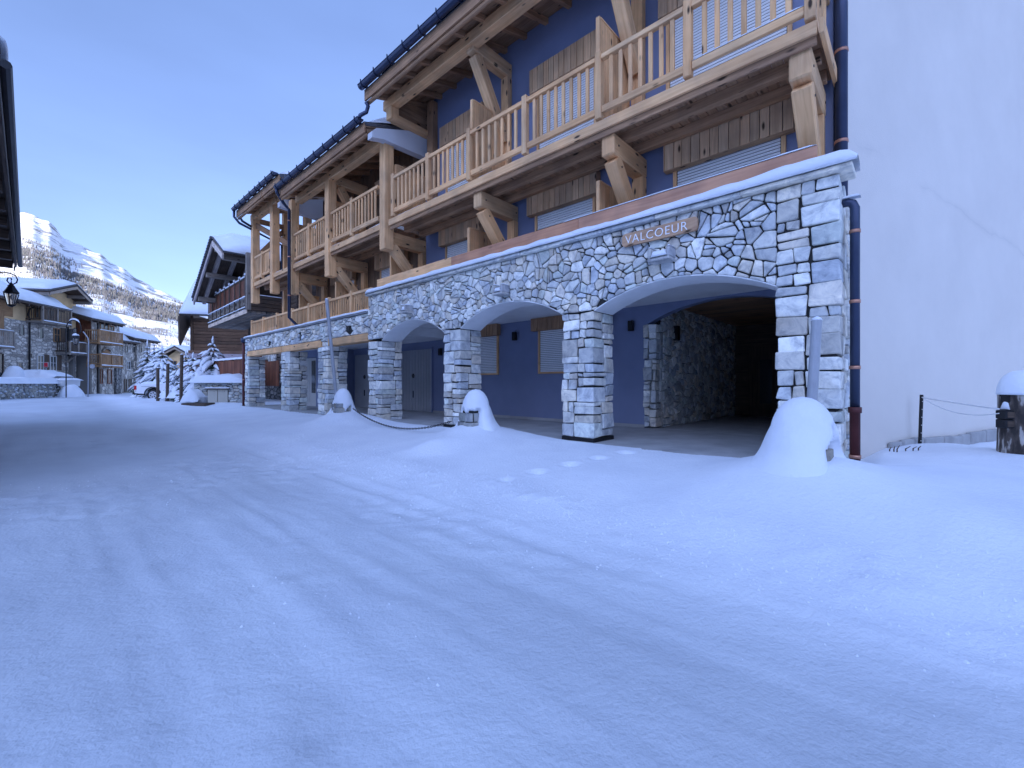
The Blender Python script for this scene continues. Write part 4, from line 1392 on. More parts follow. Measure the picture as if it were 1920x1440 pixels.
# roofs: boards, rafters, slates, snow, gutters
def roof(u0, u1, ze, v0=-0.62, v1=8.5, name='roof', snow=True, rafter=0.62, gut=True, gu=None):
    sl = 0.30
    L = math.hypot(1, sl)
    ax = (FA.n + UP * sl).normalized(); az = (UP - FA.n * sl).normalized()

    def slab(mb, a, b_, va, vb, t0, t1, c=(1, 1, 1)):
        cc = FA.W((a + b_) / 2, 0, ze) + ax * ((va + vb) / 2 - v0) * 1.0 + FA.n * v0 + az * ((t0 + t1) / 2)
        mb.obox(cc, FA.d, ax, az, (b_ - a) / 2, (vb - va) / 2, (t1 - t0) / 2, c)
    mb = MB()
    v = v0
    while v < 3.0:
        slab(mb, u0, u1, v, v + 0.155, 0.0, 0.025, board_tint(g, .8, 1.15)); v += 0.16
    rf = mb.build(name, M['larch_dark'], AB)
    mb = MB(); slab(mb, u0 - .02, u1 + .02, v0 - .02, v1, 0.028, 0.12); mb.build('slates', M['tile'], rf)
    u = u0 + 0.1
    k = 0
    while u < u1:
        mb = MB(); slab(mb, u - .05, u + .05, v0 + .04, 1.9, -0.125, -0.003, board_tint(g)); mb.build('rafter', M['larch_dark'], rf, bevel=0.006); u += rafter
    mb = MB(); FA.box(mb, u0 - .02, u1 + .02, v0 - .05, v0 - .005, ze - .17, ze + .09, (.95, .95, .95)); mb.build('fascia', M['larch_dark'], rf, bevel=0.005)
    mb = MB(); FA.box(mb, u0, u1, -0.14, 0.10, ze - 0.22 + 0.02, ze + 0.055, board_tint(g, .95, 1.1)); mb.build('purlin', M['larch'], rf, bevel=0.012)
    mb = MB(); mb.tube([FA.W(u0, v0 + .04, ze - .20), FA.W(u1, v0 + .04, ze - .20)], 0.05, 10); mb.build('eave_roll', M['larch_dark'], rf, smooth=True)
    if snow:
        nu = int((u1 - u0) / .2) + 2
        o = snow_strip(FA, u0 - .02, u1 + .02, 0, 1, 0, 0.34, g, 0.15, 0.1, 'roof_snow', rf, nv=14, sd=int(abs(u0) * 10) + 31)
        # lean the strip onto the slope
        inv = AB.location
        for v_ in o.data.vertices:
            w = V(v_.co) + inv
            r_ = w - FA.o
            uu = r_.dot(FA.d); pp = r_.dot(FA.n)
            q = FA.W(uu, v0, ze) + ax * (-0.0 + pp * (v1 - v0)) + az * (0.121 + r_.z)
            v_.co = q - inv
    if gut:
        a, b_ = gu or (u0 - .02, u1 + .02)
        mb = MB()
        r_ = 0.088; n = 9
        c0 = FA.W(a, v0 - .15, ze + .15); c1 = FA.W(b_, v0 - .15, ze + .15)
        ring = []
        for c in (c0, c1):
            for rr in (r_, r_ - .008):
                ring.append([c - FA.n * rr * math.cos(math.pi * k / n) - UP * rr * math.sin(math.pi * k / n) for k in range(n + 1)])
        vs_ = [p for q in ring for p in q]
        m_ = n + 1
        fs = []
        for k in range(n):
            fs.append((k, k + 1, 2 * m_ + k + 1, 2 * m_ + k)); fs.append((m_ + k, 3 * m_ + k, 3 * m_ + k + 1, m_ + k + 1))
            fs.append((k, m_ + k, m_ + k + 1, k + 1)); fs.append((2 * m_ + k, 2 * m_ + k + 1, 3 * m_ + k + 1, 3 * m_ + k))
        fs.append((0, 2 * m_, 3 * m_, m_)); fs.append((n, m_ + n, 3 * m_ + n, 2 * m_ + n))
        fs.append(tuple(range(2 * m_, 3 * m_))); fs.append(tuple(range(m_))[::-1])
        mb.raw(vs_, fs)
        mb.tube([FA.W(a, v0 - .24, ze + .155), FA.W(b_, v0 - .24, ze + .155)], 0.012, 6)
        gt = mb.build('gutter', M['gutter'], rf)
        u = a + 0.15
        while u < b_:
            mb = MB()
            prev = None
            arc = [FA.W(u, v0 - .15, ze + .15) - FA.n * .096 * math.cos(math.pi * k / 8) - UP * .096 * math.sin(math.pi * k / 8) for k in range(9)]
            arc = [arc[0] + UP * .07] + arc
            for p0_, p1_ in zip(arc[:-1], arc[1:]): mb.beam(p0_, p1_, 0.03, 0.008, FA.d)
            mb.build('gutter_hook', M['gutter'], gt); u += 0.62
    return rf


roof(-0.35, 9.85, 8.52)
roof(9.9, 15.75, 7.72)
roof(17.6, 20.65, 8.28)
roof(15.85, 17.5, 8.28, gut=True, rafter=0.5)
# gable closing boards and stub post between roof A and the fin
mb = MB()
for k in range(6):
    FA.box(mb, 9.66, 9.70, -0.0, 1.19, 8.0 + k * .2, 8.196 + k * .2 if k < 5 else 9.0, board_tint(g))
mb.build('gable_boards', M['larch_dark'], AB)
mb = MB(); FA.box(mb, 9.42, 9.66, -0.16, 0.08, 7.98, 8.30); mb.build('timber_post', M['larch'], AB, bevel=0.012)
mb = MB(); FA.box(mb, 9.40, 9.68, 0.0, 1.1, 7.98, 8.12); mb.build('tie_beam', M['larch'], AB, bevel=0.012)

# downpipes
def pipe(path, r_, mat, name='downpipe', clips=()):
    mb = MB(); mb.tube(path, r_, 12); d_ = mb.build(name, M[mat], AB, smooth=True)
    for c in clips:
        mb = MB(); mb.tube([c - UP * .02, c + UP * .02], (r_[-1] if isinstance(r_, list) else r_) + .008, 12); mb.build('pipe_clip', M['copper'], d_, smooth=True)
    return d_


pipe([FA.W(0.10, 1.12, 9.6), FA.W(0.10, 1.12, 3.5)], 0.075, 'gutter', clips=[FA.W(0.10, 1.12, z) for z in (4.35, 5.6, 6.6)])
pipe([FA.W(0.03, .3, 3.22), FA.W(-0.05, .3, 3.22), FA.W(-0.09, .3, 3.2), FA.W(-0.115, .3, 3.14), FA.W(-0.115, .3, 0.62)], 0.05, 'gutter', clips=[FA.W(-0.115, .3, z) for z in (2.85, 2.0, 1.2)])
pipe([FA.W(-0.115, .3, 0.72), FA.W(-0.115, .3, 0.65), FA.W(-0.115, .3, 0.65), FA.W(-0.115, .3, 0.0)], [0.068, 0.068, 0.054, 0.054], 'pipe_red', clips=[FA.W(-0.115, .3, z) for z in (0.12,)])
snow_strip(FA, -0.17, 0.02, 0.25, 0.35, 3.265, 0.04, g, 0.02, 0.04, 'snow_cap', AB, sd=55)
pipe([FA.W(15.7, -0.77, 7.78), FA.W(15.7, -.77, 7.68), FA.W(15.95, -.45, 7.45), FA.W(16.0, -.25, 7.3), FA.W(16.0, -.25, 3.4), FA.W(16.05, 0.05, 3.15)], 0.055, 'gutter', clips=[FA.W(16.0, -.25, z) for z in (6.9, 5.6, 4.2)])
pipe([FA.W(20.6, -.77, 8.36), FA.W(20.6, -.77, 8.1), FA.W(20.5, -.6, 7.85), FA.W(20.5, 1.1, 7.3), FA.W(20.5, 1.2, 3.2)], 0.05, 'gutter')
pipe([FA.W(20.45, -.6, 8.1), FA.W(20.45, -.5, 7.95), FA.W(20.45, -.15, 7.8)], 0.05, 'gutter')
pipe([FA.W(9.8, -.66, 8.3), FA.W(9.8, -.6, 8.22), FA.W(9.85, -.62, 8.08), FA.W(9.95, -.74, 7.98), FA.W(10.0, -.76, 7.88)], 0.05, 'gutter')
pipe([FA.W(21.98, -.02, 3.0), FA.W(21.98, -.02, 2.1), FA.W(21.98, -.02, 0.0)], 0.055, 'pipe_red', clips=[FA.W(21.98, -.02, 1.2)])
pipe([FA.W(21.98, -.02, 3.1), FA.W(21.98, -.02, 2.9)], 0.11, 'gutter', name='rain_hopper')

# name sign
sg = thing('name_sign', 'brown wooden board with white letters on the stone wall', 'sign', FA.W(2.2, -0.05, 3.29))
mb = MB()
pp = []
r_ = 0.05
corner = [((2.75, 3.24), 0, -90), ((2.75, 3.34), 90, 0), ((1.67, 3.34), 180, 90), ((1.67, 3.24), 270, 180)]
for (c_, a1, a0) in corner:
    for k in range(6):
        an = R(a0 + (a1 - a0) * k / 5)
        pp.append((c_[0] + r_ * math.cos(an), c_[1] + r_ * math.sin(an)))
mb.prism([FA.W(a, -0.075, z) for a, z in pp], FA.n * 0.045)
mb.build('board', M['sign_board'], sg, bevel=0.004)
fc = bpy.data.curves.new('lettering', 'FONT')
fc.body = 'VALCOEUR'; fc.size = 0.185; fc.extrude = 0.004; fc.align_x = 'CENTER'; fc.space_character = 1.12; fc.offset = -0.0022
tmp = bpy.data.objects.new('tmp_text', fc); col.objects.link(tmp)
dg = bpy.context.evaluated_depsgraph_get()
me = bpy.data.meshes.new_from_object(tmp.evaluated_get(dg))
bpy.data.objects.remove(tmp)
xs = [v_.co.x for v_ in me.vertices]
sx = 0.98 / (max(xs) - min(xs)); mx_ = (max(xs) + min(xs)) / 2
for v_ in me.vertices:
    w = FA.W(2.25 - (v_.co.x - mx_) * sx, -0.0795 - v_.co.z, 3.225 + v_.co.y)
    v_.co = w - sg.location
ml_, nt_, b_l = new_mat('white enamel letters'); b_l.inputs['Base Color'].default_value = (0.9, 0.9, 0.9, 1); b_l.inputs['Roughness'].default_value = 0.5
me.materials.clear(); me.materials.append(ml_)
o = bpy.data.objects.new('lettering', me); col.objects.link(o); o.parent = sg

# ------------------------------------------------------------------ grey building at the right
GW = Frame((4.58, 6.15), (0.894, 0.447), (-0.447, 0.894))
GB = thing('plain_building', 'tall blank pale grey rendered building at the right edge', 'building', GW.W(6, 0, 0))
mb = MB(); mb.prism([q + UP * -0.5 for q in (GW.W(0.02, 0, 0), GW.W(16, 0, 0), GW.W(16, 8, 0), FA.W(-0.06, 12, 0))], UP * 13.5); mb.build('wall', M['plaster_grey'], GB)
mb = MB()
for k in range(40):
    u = 1.35 + k * .35
    GW.box(mb, u, u + .345, -0.07 - 0.02 * abs(math.sin(k * 1.7)), -0.003, -0.4, 0.10 + 0.02 * math.sin(k * .8) + .008 * (k % 3))
mb.build('plinth', M['concrete'], GB, bevel=0.03, seg=2)
mb = MB(); GW.box(mb, 0.4, 16.3, -0.3, 8.3, 13.0, 13.3); mb.build('roof', M['tile'], GB)

# ------------------------------------------------------------------ bollards, poles, chain
g = random.Random(23)


def gz(x, y):
    return float(ground_z(np.array([x]), np.array([y]), False)[0])


def bollard(k, label, bare, lean, capw, top, g):
    bx, by = BOLL[k]
    z0 = -0.35
    t = thing('stone_bollard', label, 'bollard', (bx, by, gz(bx, by)), 'snow capped stone bollards in front of the arcade')
    fr = Frame((bx, by), (-0.7355, 0.6777), (0.6777, 0.7355))
    mb = MB()
    w = 0.26 if k == 2 else 0.23
    z = z0
    while z < top - 0.5:
        h = g.uniform(0.10, 0.18)
        f = 1.0 - 0.22 * (z - z0) / 1.2
        n = 9
        off = g.uniform(0, 6.28)
        k0 = 0
        cuts = sorted(g.uniform(0, 6.28) for _ in range(6))
        for i in range(6):
            a0 = cuts[i]; a1 = cuts[(i + 1) % 6] + (6.2832 if i == 5 else 0)
            if a1 - a0 < 0.25: continue
            steps = max(2, int((a1 - a0) / 0.35) + 1)
            ri = w * f * g.uniform(0.97, 1.12)
            sh = g.uniform(-.02, .02)

            def sq(a, r_):
                c_, s_ = math.cos(a), math.sin(a)
                q = (abs(c_) ** 4 + abs(s_) ** 4) ** -0.25
                return (c_ * q * r_, s_ * q * r_)
            ring = [a0 + .035 + (a1 - a0 - .07) * j / (steps - 1) for j in range(steps)]
            bot = [fr.W(*sq(a, ri), z + .006) for a in ring]; topv = [fr.W(*sq(a, ri * .985), z + h - .006 + sh * 0.4) for a in ring]
            bi = [fr.W(*sq(a, ri * .55), z + .006) for a in ring]; ti = [fr.W(*sq(a, ri * .55), z + h - .006) for a in ring]
            m_ = len(ring)
            vs_ = bot + topv + bi + ti
            fs = []
            for j in range(m_ - 1):
                fs.append((j, j + 1, m_ + j + 1, m_ + j)); fs.append((m_ + j, m_ + j + 1, 3 * m_ + j + 1, 3 * m_ + j)); fs.append((2 * m_ + j + 1, 2 * m_ + j, j, j + 1)[::-1])
            fs.append((0, m_, 3 * m_, 2 * m_)); fs.append((m_ - 1, 3 * m_ - 1, 4 * m_ - 1, 2 * m_ - 1)[::-1])
            mb.raw(vs_, fs, stone_col(g, .5))
        z += h
    st_ = mb.build('stones', M['stone'], t, bevel=0.008)
    mb = MB(); mb.tube([fr.W(0, 0, z0), fr.W(0, 0, top - .4)], [w * .9, w * .76], 14); mb.build('joints', M['mortar'], t)
    # snow hat: skirt that runs down into the lying snow, broken open where the stones show
    nz_, na = 34, 56
    vs_ = []
    cx, cy = bx + lean[0], by + lean[1]
    for i in range(nz_ + 1):
        f = i / nz_
        zz = top - (top - z0) * f ** 1.25
        d = top - zz
        rr0 = capw * math.sqrt(max(0, 1 - (1 - min(d / 0.42, 1)) ** 2)); fl = 0.30 * max(0, d - 0.3) + 1.5 * max(0, d - 0.5) ** 2
        for j in range(na):
            a = 2 * math.pi * j / na
            away = 1.0
            for (ba, bw, zt, zb, dep) in bare:
                da = abs((a - ba + math.pi) % (2 * math.pi) - math.pi)
                away *= 1 - .85 * float(sst(bw * 1.5, bw * .6, da))
            rr = rr0 + fl * away
            r_ = rr * (1 + 0.07 * float(vnoise(math.cos(a) * 2 + 9, d * 3 + math.sin(a) * 2, 200 + k)) * min(1, d * 4))
            for (ba, bw, zt, zb, dep) in bare:
                da = abs((a - ba + math.pi) % (2 * math.pi) - math.pi)
                nz__ = float(vnoise(a * 3.0, zz * 6.0, 230 + k))
                ma = 1 - float(sst(bw * .8, bw, da + .9 * nz__))
                mz = float(sst(zt + .03, zt - .03, zz + .30 * nz__)) * float(sst(zb - .03, zb + .03, zz - .22 * float(vnoise(a * 4.0, zz * 3.0, 240 + k))))
                r_ = r_ * (1 - dep * ma * mz)
            vs_.append((cx + r_ * math.cos(a), cy + r_ * math.sin(a), zz))
    vs_.append((cx, cy, top + .004))
    fs = [(i * na + j, (i + 1) * na + j, (i + 1) * na + (j + 1) % na, i * na + (j + 1) % na) for i in range(nz_) for j in range(na)]
    mb = MB(); mb.raw(vs_, fs); mb.build('snow_cap', M['snow'], t, smooth=True, weld=True)
    return t


bollard(0, 'farthest snow capped stone bollard, with a tall thin pole and a chain', [(-1.35, 1.1, 0.36, -0.04, 0.48)], (0.02, 0.05), 0.24, 0.885, g)
bollard(1, 'snow capped stone bollard whose left side shows bare stones, middle of the three', [(-2.2, 0.95, 0.46, -0.10, 0.52)], (0.07, 0.03), 0.27, 0.905, g)
bollard(2, 'large snow buried bollard nearest the road sign post end wall', [(-1.0, 0.55, 0.50, -0.05, 0.60)], (-0.02, -0.02), 0.29, 0.875, g)
bpy.data.objects['stone_bollard.002']['label'] = 'nearest and largest bollard, almost buried under a smooth hood of snow'


def pole(label, a, b_, r_, name='marker_pole', mat='galv', cat='pole', group=None, cap=True):
    t = thing(name, label, cat, a, group)
    mb = MB(); mb.tube([a, b_], r_, 14); mb.build('shaft', M[mat], t, smooth=False)
    d_ = (V(b_) - V(a)).normalized()
    if cap:
        mb = MB(); mb.tube([V(b_), V(b_) + d_ * r_ * .5, V(b_) + d_ * r_ * .9], [r_ * 1.05, r_ * .8, r_ * .2], 12); mb.build('snow_cap', M['snow'], t, smooth=True)
    return t


pole('tall thin leaning snow pole on the farthest bollard', at(630, 740, 11.9), at(612.5, 562, 11.9), 0.045)
pole('short thick grey pole standing on the nearest snow hood', at(1521, 775, 4.37), at(1531.5, 601, 4.37), 0.047)

ch = thing('chain', 'dark iron chain hanging between two snowy bollards', 'chain', (-2.7, 10.0, 0))
A_ = at(662, 766, 11.65); B_ = at(846, 790, 8.45)
mb = MB()
nL = 74
pts = []
for k in range(nL + 1):
    t = k / nL
    p = A_.lerp(B_, t); p.z -= 0.31 * 4 * t * (1 - t)
    pts.append(p)
for k in range(nL):
    a, b_ = pts[k], pts[k + 1]
    d_ = (b_ - a).normalized(); s_ = d_.cross(UP).normalized() if k % 2 else d_.cross(d_.cross(UP)).normalized()
    c = (a + b_) / 2; L = (b_ - a).length * .68
    loop = [c + d_ * L * math.cos(q * math.pi / 4) + s_ * .018 * math.sin(q * math.pi / 4) for q in range(8)]
    loop.append(loop[0])
    mb.tube(loop, 0.0065, 5, caps=False)
mb.build('links', M['iron'], ch)

# ------------------------------------------------------------------ right edge: log post, stake, ropes
lp = at(1914, 868, 5.4)
t = thing('log_post', 'flaking bark log post with a snow cap by the grey wall', 'post', (lp.x, lp.y, 0.0))
mb = MB()
prof = []
n = 20
mb.tube([(lp.x, lp.y, -.25), (lp.x, lp.y, 0.2), (lp.x + .005, lp.y, .55), (lp.x + .01, lp.y, 0.868)], [.215, .205, .2, .205], 20)
mb.build('log', M['log'], t, smooth=False)
mb = MB()
nn, na = 12, 28
vs_ = []
for i in range(nn + 1):
    f = i / nn
    ph = f * math.pi / 2
    for j in range(na):
        a = 2 * math.pi * j / na
        r_ = (0.225 * math.sin(ph) ** .8) * (1 + .06 * math.sin(a * 2 + 1) + .04 * math.sin(a * 5))
        vs_.append((lp.x + .01 + r_ * math.cos(a), lp.y + r_ * math.sin(a), 0.868 + 0.30 * math.cos(ph) + .0))
fs = [(i * na + j, (i + 1) * na + j, (i + 1) * na + (j + 1) % na, i * na + (j + 1) % na) for i in range(nn) for j in range(na)]
fs.append(tuple(range(nn * na, nn * na + na))[::-1])
mb.raw(vs_, fs); mb.build('snow_cap', M['snow'], t, smooth=True, weld=True)
bp_ = at(1884, 770, 5.4)
for zz in (at(1884, 777, 5.4).z, at(1884, 794, 5.4).z):
    mb = MB(); mb.obox((bp_.x, bp_.y - .02, zz), (1, 0, 0), (0, 1, 0), UP, .075, .06, .052); mb.build('hinge_block', M['black'], t, bevel=0.006)
    mb = MB(); mb.obox((bp_.x, bp_.y - .081, zz), (1, 0, 0), (0, 1, 0), UP, .055, .004, .034); mb.build('block_plate', M['wood_old'], t, bevel=0.002)
mb = MB(); c = at(1893, 826, 5.4); mb.obox((c.x, c.y, c.z), (1, 0, 0), (0, 1, 0), UP, .035, .05, .155); mb.build('bracket_plate', M['gutter'], t, bevel=0.004)
mb = MB(); c = at(1889, 741, 5.4); mb.obox((c.x + .02, c.y, c.z), (1, 0, 0), (0, 1, 0), UP, .05, .06, .015); mb.obox((c.x - .025, c.y, c.z - .04), (1, 0, 0), (0, 1, 0), UP, .006, .05, .045); mb.build('iron_hook', M['black'], t)
mb = MB(); c = at(1886, 768, 5.4); mb.tube([c, c + V((.02, 0, .08)), c + V((.035, 0, .15))], [.05, .04, .008], 10); mb.build('snow_wedge', M['snow'], t, smooth=True)

sa = at(1724, 838, 6.95); sb = at(1728, 740, 6.95)
t = thing('stake', 'thin black stake in the snow before the grey wall', 'stake', sa)
mb = MB(); mb.beam(sa - V((0, 0, .1)), sb, .036, .036, (0, 1, 0)); mb.build('shaft', M['black'], t, bevel=0.004)
mb = MB()
for k in range(6): mb.tube([sa.lerp(sb, .12 + .15 * k) + V((0, -.02, -.006)), sa.lerp(sb, .12 + .15 * k) + V((0, -.02, .006))], .006, 6)
mb.build('peg_hole', M['rope'], t)
ra = at(1729, 745, 6.93); rb_ = at(1873, 767, 5.38); rc = at(1873, 775, 5.38)
for (e, sag, lab) in ((rb_, 0.006, 'taut white rope, the upper one from the black stake to the log post'), (rc, 0.115, 'slack white rope sagging below the taut one')):
    mb = MB(); pts = []
    for k in range(25):
        q = k / 24; p = ra.lerp(e, q); p.z -= sag * 4 * q * (1 - q); pts.append(p)
    mb.tube(pts, 0.010 if sag < .05 else 0.006, 6)
    o = mb.build('rope', M['rope'], None, smooth=True); tag(o, lab, 'rope', 'ropes tied to the black stake')

# dry stalks poking out of the snow
t = thing('dry_twigs', 'few dark dry twigs poking out of snow near the grey wall', 'twigs', at(1695, 855, 6.3))
mb = MB()
for (x, y, dx, dy) in ((1668, 846, 6, 3), (1682, 850, 8, 10), (1676, 848, 5, 6), (1698, 855, 12, -4), (1712, 854, 10, 1), (1722, 858, 8, 2), (1872, 866, 2, -4)):
    Y = 6.25
    a = at(x, y, Y); a.z = gz(a.x, a.y) + .02; b_ = a + V((dx * .008, .03, .02 + abs(dy) * .003))
    mb.tube([a - V((0, 0, .05)), a, b_], [.008, .008, .004], 5)
mb.build('stems', M['bark'], t)

# ------------------------------------------------------------------ neighbouring chalet with the carved balcony
g = random.Random(31)
c0 = V((-13.35, 22.0, 0)); dch = V((-6.3, 6.2, 0)).normalized(); nch = V((6.2, 6.3, 0)).normalized()
FC = Frame(c0, dch, nch)
CH = thing('timber_chalet', 'old dark timber chalet with carved balcony and thick roof snow', 'chalet', FC.W(4, 1.5, 0))
mb = MB()
z = 3.0
while z < 6.0:
    FC.box(mb, -1.2, 7.2, 1.9 + g.uniform(0, .02), 2.1, z, z + .19, board_tint(g, .7, 1.2)); FC.box(mb, -1.4, -1.2, 1.9, 9.0, z, z + .19, board_tint(g, .7, 1.2)); z += .2
poly = [(-1.2, 6.0), (7.1, 6.0), (7.1, 6.1), (2.5, 8.4), (0.3, 7.3), (-1.2, 7.3)]
mb.prism([FC.W(u, 1.92, z) for u, z in poly], FC.n * .18)
mb.build('log_wall', M['wood_old'], CH, bevel=0.015)
mb = MB()
u = -1.2
while u < 8.3:
    FC.box(mb, u, u + .14, 2.0, 2.1, 1.6, 3.0, board_tint(g, .7, 1.2)); u += .147
mb.build('lower_boards', M['wood_red'], CH)
mb = MB(); FC.box(mb, -1.2, 8.3, 2.05, 2.3, -.3, 1.6); FC.box(mb, 0.2, 1.3, 1.4, 2.05, 1.7, 4.0); FC.box(mb, 1.4, 3.6, 1.75, 2.05, 2.4, 3.3)
mb.build('stone_base', M['far_stone_dk'], CH)
mb = MB(); st = rubble((0.15, 1.35, 1.7, 4.05), ((.14, .2), (.09, .5), (.06, .6)), g, tries=700, aniso=1.4)
emit_stones(mb, st, lambda u, z, h: FC.W(u, 1.4 - h, z), g)
st = rubble((1.4, 3.6, 2.4, 3.3), ((.14, .2), (.09, .5), (.06, .6)), g, tries=600, aniso=1.8)
emit_stones(mb, st, lambda u, z, h: FC.W(u, 1.75 - h, z), g); mb.build('stone_panel', M['stone'], CH)
# balcony
bz, bt_ = 4.72, 6.38
mb = MB()
for k in range(9): FC.box(mb, -.05, 8.35, 0.02 + k * .22, .21 + k * .22, bz - .12, bz, board_tint(g, .7, 1.3))
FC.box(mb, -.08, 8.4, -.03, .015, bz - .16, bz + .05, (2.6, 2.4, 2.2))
bal = mb.build('balcony', M['wood_grey'], CH, bevel=0.008)
mb = MB()
for k in range(46):
    u = .06 + k * .18
    FC.box(mb, u, u + .15, .0, .03, bz + .72, bt_ - .06, board_tint(g, .6, 1.2))
mb.build('board_panel', M['wood_red'], bal)
mb = MB()
for k in range(11):
    u = .05 + k * .76
    for (a, b_, z0, z1) in ((u, u + .68, bz + .08, bz + .14), (u, u + .68, bz + .56, bz + .62), (u, u + .06, bz + .14, bz + .56), (u + .62, u + .68, bz + .14, bz + .56), (u + .2, u + .48, bz + .30, bz + .40)):
        FC.box(mb, a, b_, -.03, .01, z0, z1)
    FC.box(mb, u + .06, u + .62, .012, .03, bz + .14, bz + .56, (.4, .4, .4))
mb.build('carved_frieze', M['wood_grey'], bal)
for k in range(9):
    mb = MB(); FC.box(mb, .0 + k * 1.02, .09 + k * 1.02, -.07, -.035, bz + .05, bt_ + .08); mb.build('railing_post', M['wood_old'], bal)
    mb = MB(); mb.tube([FC.W(.045 + k * 1.02, -.05, bt_ + .08), FC.W(.045 + k * 1.02, -.05, bt_ + .16), FC.W(.045 + k * 1.02, -.05, bt_ + .2)], [.07, .06, .01], 8); mb.build('snow_cap', M['snow'], bal, smooth=True)
mb = MB(); FC.box(mb, -.02, 8.3, -.03, .06, bt_ - .06, bt_); mb.build('handrail', M['wood_old'], bal)
snow_strip(FC, -.02, 8.3, -.06, .09, bt_, .10, g, parent=bal, sd=61)
snow_strip(FC, -.02, 8.3, -.10, .02, bz + .64, .08, g, parent=bal, sd=62)
snow_strip(FC, -.02, 8.3, -.09, .0, bz + .12, .06, g, parent=bal, sd=63)
# log side of the balcony
mb = MB()
for k in range(4): FC.box(mb, -.14, -.06, .0, 2.2, bz + .0 + k * .2, bz + .19 + k * .2, board_tint(g, .7, 1.2))
mb.build('log_side', M['wood_old'], bal, bevel=0.02)
snow_strip(Frame(FC.W(-.1, 0, 0), FC.n, -FC.d), 0, 2.1, -.06, .06, bz + .79, .05, g, parent=bal, sd=64)
mb = MB(); FC.box(mb, -.16, .06, -.05, .17, bz, 7.6); mb.build('corner_post', M['wood_grey'], CH, bevel=.02)
# roof: long far slope, short near slope, rafters and purlins in the gable
pk = (2.5, 8.55); fe = (7.5, 6.0); ne = (0.3, 7.4)
def slope(mb, a, b_, v0, v1, t0, t1, c=(1, 1, 1)):
    da = V((b_[0] - a[0], 0, b_[1] - a[1])); L = da.length
    nrm = V((-da.z, 0, da.x)) / L
    if nrm.z < 0: nrm = -nrm
    P = lambda q, t, v: FC.W(q[0] + nrm.x * t, v, q[1] + nrm.z * t)
    mb.prism([P(a, t0, v0), P(b_, t0, v0), P(b_, t1, v0), P(a, t1, v0)], FC.n * (v1 - v0), c)
mb = MB(); slope(mb, pk, fe, -.9, 9, 0, .12); slope(mb, (pk[0] - .02, pk[1]), ne, -.9, 9, 0, .12)
rf = mb.build('roof', M['wood_old'], CH)
mb = MB(); slope(mb, (pk[0], pk[1]), (fe[0] + .1, fe[1] - .06), -1.0, 9, .125, .19); slope(mb, (pk[0] - .03, pk[1] + .03), (ne[0] - .1, ne[1] - .05), -1.0, 9, .125, .19)
mb.build('slates', M['tile'], rf)
mb = MB()
for k in range(24):
    t = k / 24; u = pk[0] + (fe[0] - pk[0]) * t; z = pk[1] + (fe[1] - pk[1]) * t
    FC.box(mb, u, u + .21, -1.06, -.9, z + .10, z + .24)
mb.build('verge_tile', M['tile'], rf)
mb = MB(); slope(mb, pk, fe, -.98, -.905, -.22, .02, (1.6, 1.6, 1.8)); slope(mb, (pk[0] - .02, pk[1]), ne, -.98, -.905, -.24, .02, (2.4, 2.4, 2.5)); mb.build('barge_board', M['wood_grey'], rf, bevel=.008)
for k, (du, v0) in enumerate(((0.4, -.55), (.4, .2), (.4, .95))):
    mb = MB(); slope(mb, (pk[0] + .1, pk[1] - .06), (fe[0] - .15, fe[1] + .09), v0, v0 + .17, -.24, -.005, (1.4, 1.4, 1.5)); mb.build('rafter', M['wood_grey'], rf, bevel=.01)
for (u, z) in ((2.5, 8.3), (0.9, 7.55), (4.6, 7.3), (6.7, 6.25)):
    mb = MB(); FC.box(mb, u - .12, u + .12, -.85, 2.0, z - .28, z - .02); mb.build('purlin', M['wood_grey'], CH, bevel=.02)
mb = MB(); FC.box(mb, 0.6, 6.2, .5, .75, 6.45, 6.75); mb.build('tie_beam', M['wood_grey'], CH, bevel=.02)
def roof_snow(mb, a, b_, v0, v1, t0, th, n=26, sd=5, fr=FC):
    da = V((b_[0] - a[0], 0, b_[1] - a[1])); L = da.length
    nrm = V((-da.z, 0, da.x)) / L
    if nrm.z < 0: nrm = -nrm
    nv = 12
    vs_ = []
    for i in range(n + 1):
        f = i / n
        for j in range(nv + 1):
            q = j / nv
            e = min(1, min(f, 1 - f) * 9 + .06) ** .5 * min(1, min(q, 1 - q) * 14 + .05) ** .5
            t = t0 + th * e * (1 + .3 * float(vnoise(f * 5, q * 5, sd)))
            vs_.append(fr.W(a[0] + (b_[0] - a[0]) * f + nrm.x * t, v0 + (v1 - v0) * q, a[1] + (b_[1] - a[1]) * f + nrm.z * t))
    m_ = nv + 1
    fs = [(i * m_ + j, (i + 1) * m_ + j, (i + 1) * m_ + j + 1, i * m_ + j + 1) for i in range(n) for j in range(nv)]
    B = len(vs_)
    per = [i * m_ for i in range(n + 1)] + [n * m_ + j for j in range(1, m_)] + [i * m_ + nv for i in range(n - 1, -1, -1)] + [j for j in range(nv - 1, 0, -1)]
    base = []
    for p in per:
        i, j = divmod(p, m_)
        f = i / n; q = j / nv
        vs_.append(fr.W(a[0] + (b_[0] - a[0]) * f + nrm.x * t0, v0 + (v1 - v0) * q, a[1] + (b_[1] - a[1]) * f + nrm.z * t0))
    K = len(per)
    for k in range(K):
        fs.append((per[k], B + k, B + (k + 1) % K, per[(k + 1) % K]))
    mb.raw(vs_, fs)
mb = MB(); roof_snow(mb, (pk[0] + .15, pk[1] + .1), (ne[0] - .05, ne[1]), -.95, 8.5, .15, .5, sd=71)
mb.build('roof_snow', M['snow'], rf, smooth=True)
mb = MB(); roof_snow(mb, pk, fe, -.8, 8.5, .19, .35, sd=72); mb.build('roof_snow', M['snow'], rf, smooth=True)
